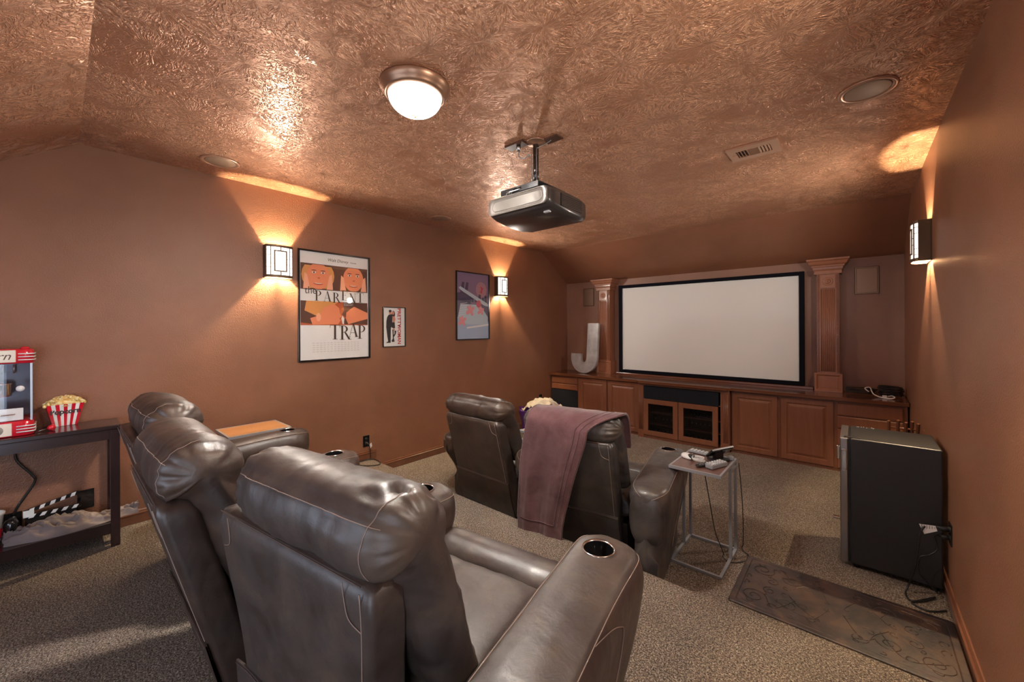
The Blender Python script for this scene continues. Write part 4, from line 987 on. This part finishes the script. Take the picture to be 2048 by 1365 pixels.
def remote(name, label, x, y, rz, L_, W_, Hh, mat, bmat, rows=6, cols=3, z=ZT, rx=0):
    t = ontable(name, label, 'remote', x, y, rz, z); t.rotation_euler = (rx, 0, radians(rz))
    B('case', (-W_/2, -L_/2, 0), (W_/2, L_/2, Hh), mat, t, .006); m = MB()
    for i in range(rows):
        for j in range(cols):
            px = -W_/2+W_*(j+.5)/cols; py = -L_/2+L_*(i+.6)/(rows+.3); m.box((px-W_/cols*.32, py-L_/rows*.25, Hh-.001), (px+W_/cols*.32, py+L_/rows*.25, Hh+.004))
    m.build('keys', bmat, t)['kind'] = 'stuff'; return t
M_rgrey = flat('grey_plastic', (.30, .31, .33), .4); M_lgrey = flat('light_grey_keys', (.60, .61, .62), .45)
remote('remote_control', 'long thin grey remote along the far edge of the slim side table', -.795, 2.935, 82, .20, .042, .018, M_rgrey, M_lgrey, 8, 3)
remote('remote_control', 'chunky grey remote with big pale keys at the near right of the slim side table', -.668, 2.73, -22, .15, .052, .028, M_rgrey, M_lgrey, 6, 3)
remote('remote_control', 'small black remote left of the chunky grey remote', -.728, 2.705, -30, .13, .036, .014, M_black, M_steel, 5, 2)
t = ontable('touch_remote', 'black handset with a small screen tilted up in its cradle', 'remote', -.690, 2.865, -38)
B('cradle', (-.045, -.055, 0), (.045, .055, .018), M_black, t, .006)
q = MB().box((-.042, -.085, -.010), (.042, .085, .006), bev=.006).build('handset', M_bgloss, t); q.location = (0, .01, .062); q.rotation_euler = (radians(6), radians(-42), 0)
B('display', (-.030, -.005, .006), (.030, .065, .0075), flat('lcd_grey_green', (.30, .31, .26), .25), q); B('edge_strip', (.038, -.083, -.006), (.0435, .083, .004), M_steel, q)
B('stand', (-.015, -.03, .01), (.012, .03, .06), M_black, t)
t = ontable('game_controller', 'small grey plastic adapter at the far right of the slim side table', 'gadget', -.632, 2.935, 20)
MB().lathe([(.022, 0), (.024, .008), (.020, .022), (.008, .026)], n=20).build('body', M_rgrey, t)
t = thing('charging_cord', 'thin black cord hanging from the slim side table to the carpet', 'cord', (0, 0, 0))
MB().tube(catmull([(-.70, 2.60, .43), (-.69, 2.66, .25), (-.675, 2.72, .05), (-.655, 2.76, -.05), (-.645, 2.80, -.12), (-.66, 2.84, -.155), (-.62, 2.80, -.159), (-.575, 2.83, -.159), (-.54, 2.88, -.159)], 8), .0028, 6).build('cord', M_black, t)
t = thing('charging_cord', 'thin black cord running from behind the slim side table to the mat', 'cord', (0, 0, 0))
MB().tube(catmull([(-.60, 3.015, .42), (-.585, 3.03, .2), (-.58, 3.04, 0), (-.585, 3.06, -.14), (-.59, 3.05, -.160), (-.57, 3.00, -.160), (-.535, 2.965, -.158)], 8), .0028, 6).build('cord', M_black, t)
# ------------------------------------------------------------------ refrigerator
t = thing('mini_refrigerator', 'black mini refrigerator with a silver door edge against the right wall', 'refrigerator', (.15, 3.44, LO))
X0, X1, Yn, Yf, Hh = -.18, .215, -.205, .215, .808
_t = NT('black_fridge_enamel'); _t.set(Base_Color=(.016, .016, .017, 1), Roughness=.42); _t.bump(_t.noise(_t.obj(), 320, 2), .2, .001); M_fr = _t.m
B('cabinet', (X0, Yn, .03), (X1, Yf, Hh), M_fr, t, .008)
d = B('door', (X0-.048, Yn-.001, .03), (X0-.010, Yf, Hh-.002), M_steel, t, .005); B('gasket', (X0-.010, Yn+.006, .04), (X0, Yf-.006, Hh-.01), M_black, t)
B('hinge_cover', (X0-.03, Yn+.01, Hh-.001), (X0+.05, Yn+.035, Hh+.006), M_black, t, .003)
m = MB(); pr_ = [(X0-.029+.35*px, Yn-.002, .668+pz) for px, pz in rrect(.030, -.066, .066, .010, 5)]; pr_ = [(X0-.029+x_*.42, Yn-.002, .668+z_) for x_, z_ in rrect(.030, -.066, .066, .02, 5)]
m.tube(pr_, .002, 6, closed=True); m.build('handle_ring', M_chrome, d); B('handle_recess', (X0-.037, Yn-.003, .615), (X0-.021, Yn-.0005, .722), M_rgrey, d)
B('tap_handle', (X0-.066, Yn+.05, .655), (X0-.048, Yn+.075, .74), M_chrome, t, .004); B('drip_lever', (X0-.085, Yn+.04, .27), (X0-.048, Yn+.065, .285), M_chrome, t, .003)
for x in (X0+.03, X1-.03):
    for y in (Yn+.04, Yf-.04): MB().lathe([(.014, 0), (.014, .031)], (x, y, 0), 12).build('foot', M_black, t)
m = MB()
for k in range(9): m.lathe([(.0025, 0), (.0022, .003), (.0003, .004)], (X0+.02+.11*rr.random(), Yf-.05+.04*rr.random(), Hh), 6)
m.build('crumbs', M_white, t)['kind'] = 'stuff'
# folded wooden stands leaning between refrigerator and cabinet
t = thing('folding_tray_stand', 'folded brown wooden tray stand behind the refrigerator', 'stand', (.30, 4.55, LO))
for k, x in enumerate((-.10, -.045, .0, .035, .068)):
    a = Vector((x*.9+.0, .18, 0)); b = Vector((x, -.12, .735+.012*(k % 2)))
    dv = (b-a).normalized(); o = MB().tube([a, b], .011, 4, smooth=False).build('slat', M_trim, t)
MB().tube([(-.09, -.09, .68), (.065, -.09, .68)], .008, 6).build('cross_bar', M_trim, t); MB().tube([(-.09, .14, .12), (.065, .14, .12)], .008, 6).build('cross_bar', M_trim, t)
# ------------------------------------------------------------------ embossed mat
t = thing('floor_mat', 'dark mottled mat with embossed scrolls on the lower floor below the step', 'mat', (-.085, 2.69, LO))
_t = NT('mottled_rubber'); v = _t.obj(); _t.set(Roughness=.38, Specular_IOR_Level=.6, Coat_Weight=.2)
_t.L(_t.ramp(_t.noise(v, 7, 5, .65, .8), [(.34, (.012, .010, .010)), (.48, (.034, .021, .020)), (.64, (.085, .046, .028)), (.75, (.03, .018, .016))]), _t.b.inputs['Base Color']); _t.bump(_t.noise(v, 60, 4), .25, .003); M_mat = _t.m
w, d = .452, .275
mb = MB(); mb.rings([[(x, y, z) for x, y in rrect(w-e, -d+e, d-e, .012, 4)] for e, z in ((0, 0), (0, .007), (.004, .010), (.028, .010), (.031, .008), (.034, .010))], 0, False); mb.build('mat_base', M_mat, t)
m = MB()
def spiral(cx, cy, r0, turns, a0, s, tail=None):
    P = []; K = int(26*turns)
    for k in range(K+1):
        u = k/K; a = a0+s*2*pi*turns*u; r = r0*(1-u*.82); P.append((cx+r*cos(a), cy+r*sin(a)))
    if tail: P = catmull([tail[0], tail[1], P[0]], 8)[:-1]+P
    P = [(max(-w+.04, min(w-.04, x)), max(-d+.04, min(d-.04, y)), .0105) for x, y in P]; m.tube(P, .0021, 5)
for sx_ in (-1, 1):
    for sy_ in (-1, 1):
        spiral(sx_*.35, sy_*.15, .062, 1.6, pi*.2, sx_*sy_, ((sx_*.17, sy_*.06), (sx_*.25, sy_*.20)))
        spiral(sx_*.20, sy_*.13, .050, 1.5, pi, -sx_*sy_, ((sx_*.03, sy_*.03), (sx_*.10, sy_*.17)))
        spiral(sx_*.09, sy_*.17, .036, 1.3, 0, sx_*sy_, ((sx_*.2, sy_*.03), (sx_*.15, sy_*.10)))
        spiral(sx_*.29, sy_*.05, .034, 1.3, pi/2, sx_*sy_)
        for k in range(9): spiral(sx_*(.04+.045*k), sy_*(.215-.012*(k % 3) if k % 2 else .035+.03*(k % 4)), .016+.006*(k % 3), .75, k*1.3, 1 if k % 2 else -1)
m.build('embossed_scrolls', M_mat, t)['kind'] = 'stuff'
# ------------------------------------------------------------------ console table and what is on it
CT = thing('console_table', 'long dark espresso console table along the left wall', 'table', (-3.62, -.40, 0))
CT.scale = (1, 1, 1.016); CX, CY = -3.62, -.40; y0, y1 = -.655, .655; x0, x1 = -.130, .155
B('table_top', (x0, y0, .715), (x1, y1, .740), M_dark, CT, .004)
for x in (x0+.005, x1-.045):
    for y in (y0+.006, y1-.048): B('leg', (x, y, 0), (x+.04, y+.042, .715), M_dark, CT, .002)
B('apron', (x1-.035, y0+.048, .655), (x1-.012, y1-.048, .715), M_dark, CT); B('apron', (x0+.012, y0+.048, .655), (x0+.030, y1-.048, .715), M_dark, CT)
for y in (y0+.012, y1-.034): B('side_rail', (x0+.045, y, .655), (x1-.045, y+.022, .715), M_dark, CT); B('side_rail', (x0+.045, y, .105), (x1-.045, y+.022, .145), M_dark, CT)
B('front_rail', (x1-.035, y0+.048, .085), (x1-.012, y1-.048, .145), M_dark, CT)
B('shelf', (x0+.01, y0+.012, .128), (x1-.036, y1-.036, .143), M_dark, CT)
# popcorn machine
pm = thing('popcorn_machine', 'red and cream retro popcorn machine at the left end of the console table', 'popcorn maker', (-3.64, -.262, .753))
w, d, H = .165, .115, .49        # half length (y), half depth (x), height
def body(z0, z1, e=0, r=.035): 
    m = MB(); m.rings([[(q[1], q[0], z) for q in rrect(w+e-i, -d-e+i, d+e-i, r, 6)] for i, z in ((.004, z0), (0, z0+.004), (0, z1-.006), (.006, z1))]); return m
body(0, .082, .004).build('base', M_red, pm); body(.405, .485, .004).build('roof', M_red, pm)
B('header_panel', (d+.002, -w+.03, .412), (d+.008, w-.06, .480), M_cream, pm, .003); B('base_panel', (d+.002, -w+.02, .006), (d+.008, w-.075, .076), M_cream, pm, .003)
_o = MB().lathe([(.026, 0), (.026, .002)], (d+.007, w-.13, .04), 28, axis='x').build('emblem', flat('grey_emblem', (.45, .42, .38), .5), pm)
text('lettering', 'Popcorn', .060, F((.10, .05, .04)), pm, (d+.0086, -.012, .446), TR, .95, shear=.35)
for z in (.425, .442, .459):
    MB().tube([(d+.006, w-.052, z), (d+.008, w-.012, z), (d+.003, w+.003, z), (d-.01, w+.007, z), (-.0, w+.007, z)], .0032, 6).build('chrome_stripe', M_white, pm)
for z in (.022, .038, .054):
    MB().tube([(d+.006, w-.060, z), (d+.008, w-.012, z), (d+.003, w+.003, z), (d-.01, w+.007, z), (-.0, w+.007, z)], .0032, 6).build('chrome_stripe', M_white, pm)
for yy in (-w+.006, w-.006):
    for xx in (-d+.006, d-.006): B('corner_post', (xx-.004, yy-.004, .082), (xx+.004, yy+.004, .405), M_steel, pm)
B('glass_pane', (d-.003, -w+.01, .085), (d-.001, w-.01, .403), M_glass, pm); B('glass_pane', (-d+.01, w-.003, .085), (d-.01, w-.001, .403), M_glass, pm)
B('back_panel', (-d, -w+.01, .085), (-d+.005, w-.01, .403), flat('dark_mirror_panel', (.045, .05, .075), .2, .4), pm)
B('drawer_panel', (d-.012, -w+.02, .088), (d-.006, w-.035, .155), M_white, pm, .002)
MB().tube([(d+.001, -w+.05, .118), (d+.010, -w+.05, .118), (d+.010, w-.065, .124), (d+.001, w-.065, .124)], .003, 8).build('drawer_handle', M_chrome, pm)
kt = MB().lathe([(.050, .0), (.055, .004), (.055, .068), (.058, .072), (.05, .074), (.012, .082), (.012, .095)], (0, .03, .215), 36).build('kettle', M_chrome, pm)
MB().tube([(0, .03, .31), (0, .02, .36), (0, .01, .405)], .006, 8).build('kettle_arm', M_steel, pm)
MB().lathe([(.004, 0), (.016, .005), (.016, .008), (.003, .012)], (d+.000, w-.045, .265), 20, axis='x').build('door_knob', M_white, pm)
for k in range(4): MB().lathe([(.004, .0), (.004, .05)], (-.06, -.03+.04*k, .34), 8).build('heater_rod', M_steel, pm)
MB().lathe([(.018, .485), (.018, .492), (.010, .498)], (d-.04, w-.03, 0), 16).build('roof_cap', M_red, pm)
tag(MB().tube(catmull([(-3.765, -.16, .70), (-3.765, -.17, .58), (-3.76, -.11, .47), (-3.76, -.10, .42), (-3.762, -.16, .30), (-3.765, -.18, .25)], 8), .006, 6).build('power_cord', M_black), 'thick black cord hanging behind the console table to the outlet', 'cord')
# ceramic popcorn box
pb = thing('popcorn_box', 'red and white striped popcorn box decoration reading Popcorn on the console', 'decoration', (-3.705, .022, .753), radians(8)); pb.scale = (.99, .97, 1.04)
hw0, hw1, dd0, dd1, Hb = .052, .080, .022, .034, .125
def lerp(a, b, t): return a+(b-a)*t
NS = 9
body_m = MB(); body_m.rings([[(-dd0+.001, -hw0+.001, 0), (dd0-.001, -hw0+.001, 0), (dd0-.001, hw0-.001, 0), (-dd0+.001, hw0-.001, 0)], [(-dd1+.001, -hw1+.001, Hb), (dd1-.001, -hw1+.001, Hb), (dd1-.001, hw1-.001, Hb), (-dd1+.001, hw1-.001, Hb)]], 0, False); body_m.build('box', M_white, pb)
for k in range(NS):
    a, b = -1+2*k/NS, -1+2*(k+1)/NS; m = MB(); z1 = Hb+.004*(1 if k % 2 else -1)*0
    for s in (1, -1):
        xs0, xs1 = s*(dd0+.0005), s*(dd1+.0005); m.add([(xs0-s*.001, a*hw0, 0), (xs0-s*.001, b*hw0, 0), (xs1-s*.001, b*hw1, Hb), (xs1-s*.001, a*hw1, Hb), (xs0+s*.001, a*hw0, 0), (xs0+s*.001, b*hw0, 0), (xs1+s*.001, b*hw1, Hb+.003), (xs1+s*.001, a*hw1, Hb+.003)], [(0, 1, 2, 3), (4, 5, 6, 7), (0, 1, 5, 4), (1, 2, 6, 5), (2, 3, 7, 6), (3, 0, 4, 7)])
    m.build('stripe', M_red if k % 2 == 0 else M_white, pb)
for s in (-1, 1):
    m = MB(); m.add([(-dd0, s*(hw0+.001), 0), (dd0, s*(hw0+.001), 0), (dd1, s*(hw1+.001), Hb), (-dd1, s*(hw1+.001), Hb), (-dd0, s*(hw0-.001), 0), (dd0, s*(hw0-.001), 0), (dd1, s*(hw1-.001), Hb), (-dd1, s*(hw1-.001), Hb)], [(0, 1, 2, 3), (4, 5, 6, 7), (0, 1, 5, 4), (1, 2, 6, 5), (2, 3, 7, 6), (3, 0, 4, 7)]); m.build('side_panel', M_red, pb)
text('lettering', 'Popcorn', .042, M_black, pb, (dd1+.0025-.004, .0, .085), (pi/2+radians(-5), 0, pi/2), .92, bold=.0012, ext=.0012)
_t = NT('buttery_popcorn'); _t.set(Roughness=.7, Subsurface_Weight=.1); _t.L(_t.ramp(_t.noise(_t.obj(), 60, 3), [(.3, (.62, .33, .07)), (.5, (.86, .62, .24)), (.7, (.92, .82, .55))]), _t.b.inputs['Base Color']); M_pop = _t.m
m = MB(); r3 = random.Random(3)
for k in range(230):
    yy = -1+2*r3.random(); hh = .052*(1-yy*yy)**.7; zz = Hb-.004+hh*r3.random()**.4; xx = (r3.random()-.5)*2*dd1*1.05*(1-max(0, (zz-Hb)/.06)*.6); rr_ = .0068+.004*r3.random()
    c = Vector((xx, yy*hw1*1.10, zz)); 
    bm = bmesh.new(); bmesh.ops.create_icosphere(bm, subdivisions=1, radius=rr_)
    vs = [c+v.co*(1+.35*nz(v.co.x*200+k, v.co.y*200, v.co.z*200)) for v in bm.verts]; bm.verts.index_update(); fs = [[v.index for v in f.verts] for f in bm.faces]; bm.free(); m.add(vs, fs, 0, True)
q = m.build('popcorn', M_pop, pb); q['kind'] = 'stuff'
m = MB(); m.rings([[(x*k, y*k*1, z) for x, y in [(dd1*1.05*cos(a), hw1*1.02*sin(a)) for a in [2*pi*i/20 for i in range(20)]]] for k, z in ((1, Hb-.01), (.95, Hb+.015), (.7, Hb+.035), (.2, Hb+.042))]); m.build('popcorn_heap', M_pop, pb)
rd = thing('red_ball', 'small glossy red ball on a silver stick before the popcorn box', 'decoration', (-3.575, -.03, .753))
m = MB(); m.lathe([(.017*sin(pi*k/12)+.0003, .0165-.0165*cos(pi*k/12)) for k in range(13)], n=24); m.build('ball', M_red, rd)
MB().tube([(.0, -.014, .014), (.01, -.055, .004)], .0016, 6).build('stick', M_chrome, rd)
# clapperboard leaning on the wall
cb = thing('clapperboard', 'black clapperboard with white diagonal stripes leaning under the console table', 'clapperboard', (-3.715, -.03, .1472), 0)
qb = B('board', (-.004, -.105, 0), (.004, .10, .075), M_bgloss, cb); 
def stick(parent, name, z, tilt, y=-.105, L=.225):
    o = MB().box((-.006, 0, -.0), (.006, L, .022)).build(name, M_bgloss, parent); o.location = (0, y, z); o.rotation_euler = (radians(tilt), 0, 0)
    for k in range(5):
        a = .012+k*.043; q = MB(); q.add([(.0066, a, .001), (.0066, a+.020, .001), (.0066, a+.032, .021), (.0066, a+.012, .021), (.0058, a, .001), (.0058, a+.020, .001), (.0058, a+.032, .021), (.0058, a+.012, .021)], [(0, 1, 2, 3), (7, 6, 5, 4), (0, 4, 5, 1), (1, 5, 6, 2), (2, 6, 7, 3), (3, 7, 4, 0)]); q.build('white_stripe', M_white, o)
stick(cb, 'lower_stick', .076, 0); stick(cb, 'upper_stick', .105, 14)
B('hinge_plate', (.006, -.112, .085), (.009, -.070, .125), M_white, cb)
# crumpled cloth on the shelf
_t = NT('grey_mauve_cloth'); _t.set(Roughness=.6, Sheen_Weight=.3); _t.L(_t.ramp(_t.noise(_t.obj(), 6, 4), [(.3, (.11, .085, .085)), (.7, (.25, .195, .185))]), _t.b.inputs['Base Color']); M_cloth = _t.m
m = MB(); G = []
for i in range(91):
    u = i/90; yy = -.205+.545*u; row = []
    ctr = .018+.035*sin(pi*min(1, u*1.15))**2+.012*sin(7*u); wd = .030+.060*sin(pi*min(1, u*1.1+.02))*(1 if u < .85 else .6)
    for j in range(41):
        v = -1+2*j/40; hgt = ctr*(1-v*v)**.6 if abs(v) < 1 else 0
        f = .036*max(0, 1-3.2*abs(nz(u*2.6+v*.8, v*2.4-u*3.4, 4)))+.018*max(-.3, 1-3.4*abs(nz(u*5-v*2, v*4.5+u*3, 9)))+.008*nz(u*20, v*7, 2)
        row.append(Vector((-.0+wd*v+.012*nz(u*6, v*2, 2), yy+.01*nz(u*3, v*3, 6), max(.002, hgt+f*(1-v**4)+.004))))
    G.append(row)
m.grid(G, 0, True); m.grid([[Vector((p.x, p.y, max(.0005, p.z-.004))) for p in r] for r in G], 0, True)
o = m.build('crumpled_cloth', M_cloth); o.location = (-3.575, 0, .1462); tag(o, 'crumpled grey-mauve cloth lying on the lower shelf of the console table', 'cloth')
cu = thing('foam_cup', 'white foam cup at the left edge on the lower shelf of the console', 'cup', (-3.67, -.250, .1462))
MB().lathe([(.030, 0), (.041, .150), (.046, .152), (.047, .162), (.044, .166), (.038, .160), (.028, .008)], n=36, caps=(True, True)).build('cup', M_white, cu)
MB().lathe([(.0315, .02), (.0365, .075)], n=36, caps=(False, False)).build('red_band', M_red, cu)
bt = thing('black_adapter', 'glossy black power adapter beside the foam cup on the console shelf', 'electronics', (-3.69, -.185, .1462))
MB().lathe([(.026, 0), (.030, .02), (.030, .08), (.02, .10), (.008, .105)], n=24).build('body', M_bgloss, bt)
# ------------------------------------------------------------------ purple bag with a cream shirt
bag = thing('shopping_bag', 'glossy purple plastic bag standing by the left wall near the cabinet', 'bag', (-3.30, 4.42, LO))
_t = NT('purple_plastic'); _t.set(Roughness=.25, Coat_Weight=.3, Base_Color=(.085, .018, .19, 1)); M_pur = _t.m
m = MB(); R = []
for k in range(13):
    t_ = k/12; z = .40*t_; ring = []
    for j in range(40):
        a = 2*pi*j/40; r = (abs(cos(a))**4+abs(sin(a))**4)**(-.25); f = 1+.10*nz(cos(a)*2.2, sin(a)*2.2, z*7)+.05*nz(a*3, z*12, 2)*t_
        ring.append((.20*r*cos(a)*f*(.92+.10*t_), .30*r*sin(a)*f*(.90+.14*t_), z+(.05*nz(cos(a)*2, sin(a)*2, 5) if k == 12 else 0)))
    R.append(ring)
for k in (11, 9, 6): R.append([(x*.96, y*.96, z-.006) for x, y, z in R[k]])
m.rings(R, 0, True, True, (True, True)); m.build('bag_body', M_pur, bag)
for s in (-1, 1): MB().tube(catmull([(s*.17, -.08, .36), (s*.16, -.05, .44), (s*.13, .05, .45), (s*.16, .10, .36)], 8), .008, 6).build('handle', M_pur, bag)
sh = MB(); G = []
for i in range(33):
    u = -1+2*i/32; row = []
    for j in range(25):
        v = -1+2*j/24; r2 = u*u*.8+v*v*.7
        row.append(Vector((.165*v, .25*u, .0+.11*max(0, 1-r2)**.7+.045*(1-2.2*abs(nz(u*1.9, v*1.9+u, 3)))+.015*nz(u*5, v*5, 8))))
    G.append(row)
sh.grid(G, 0, True); sh.grid([[p+Vector((0, 0, -.006)) for p in r] for r in G], 0, True)
o = sh.build('cream_shirt', flat('cream_cotton', (.74, .68, .55), .85)); o.location = (-3.30, 4.42, LO+.375); tag(o, 'cream shirt stuffed in the top of the purple bag', 'clothing')
bpy.context.view_layer.update()

# ------------------------------------------------------------------ groups for repeated things
GROUPS = {'wall_sconce': 'bronze wall sconces', 'ceiling_speaker': 'round ceiling speakers', 'wall_speaker': 'square in-wall speakers', 'fluted_column': 'fluted columns beside the screen',
          'wall_outlet': 'wall outlets', 'movie_poster': 'framed posters on the left wall', 'framed_print': 'framed posters on the left wall', 'reclining_sofa': 'leather reclining sofas',
          'side_table': 'C-shaped side tables', 'door_cabinet': 'built-in cabinets', 'drawer_cabinet': 'built-in cabinets', 'media_cabinet': 'built-in cabinets', 'remote_control': 'remotes on the side table',
          'power_cord': 'power cords', 'charging_cord': 'charging cords', 'black_cable': 'cables on the worktop', 'white_cable': 'cables on the worktop', 'receiver': 'electronics in the media cabinet',
          'disc_player': 'electronics in the media cabinet', 'cable_box': 'electronics in the media cabinet', 'cable': 'cables in the media cabinet'}
for o in S.objects:
    k = o.name.split('.')[0]
    if o.parent is None and k in GROUPS and 'label' in o: o['group'] = GROUPS[k]
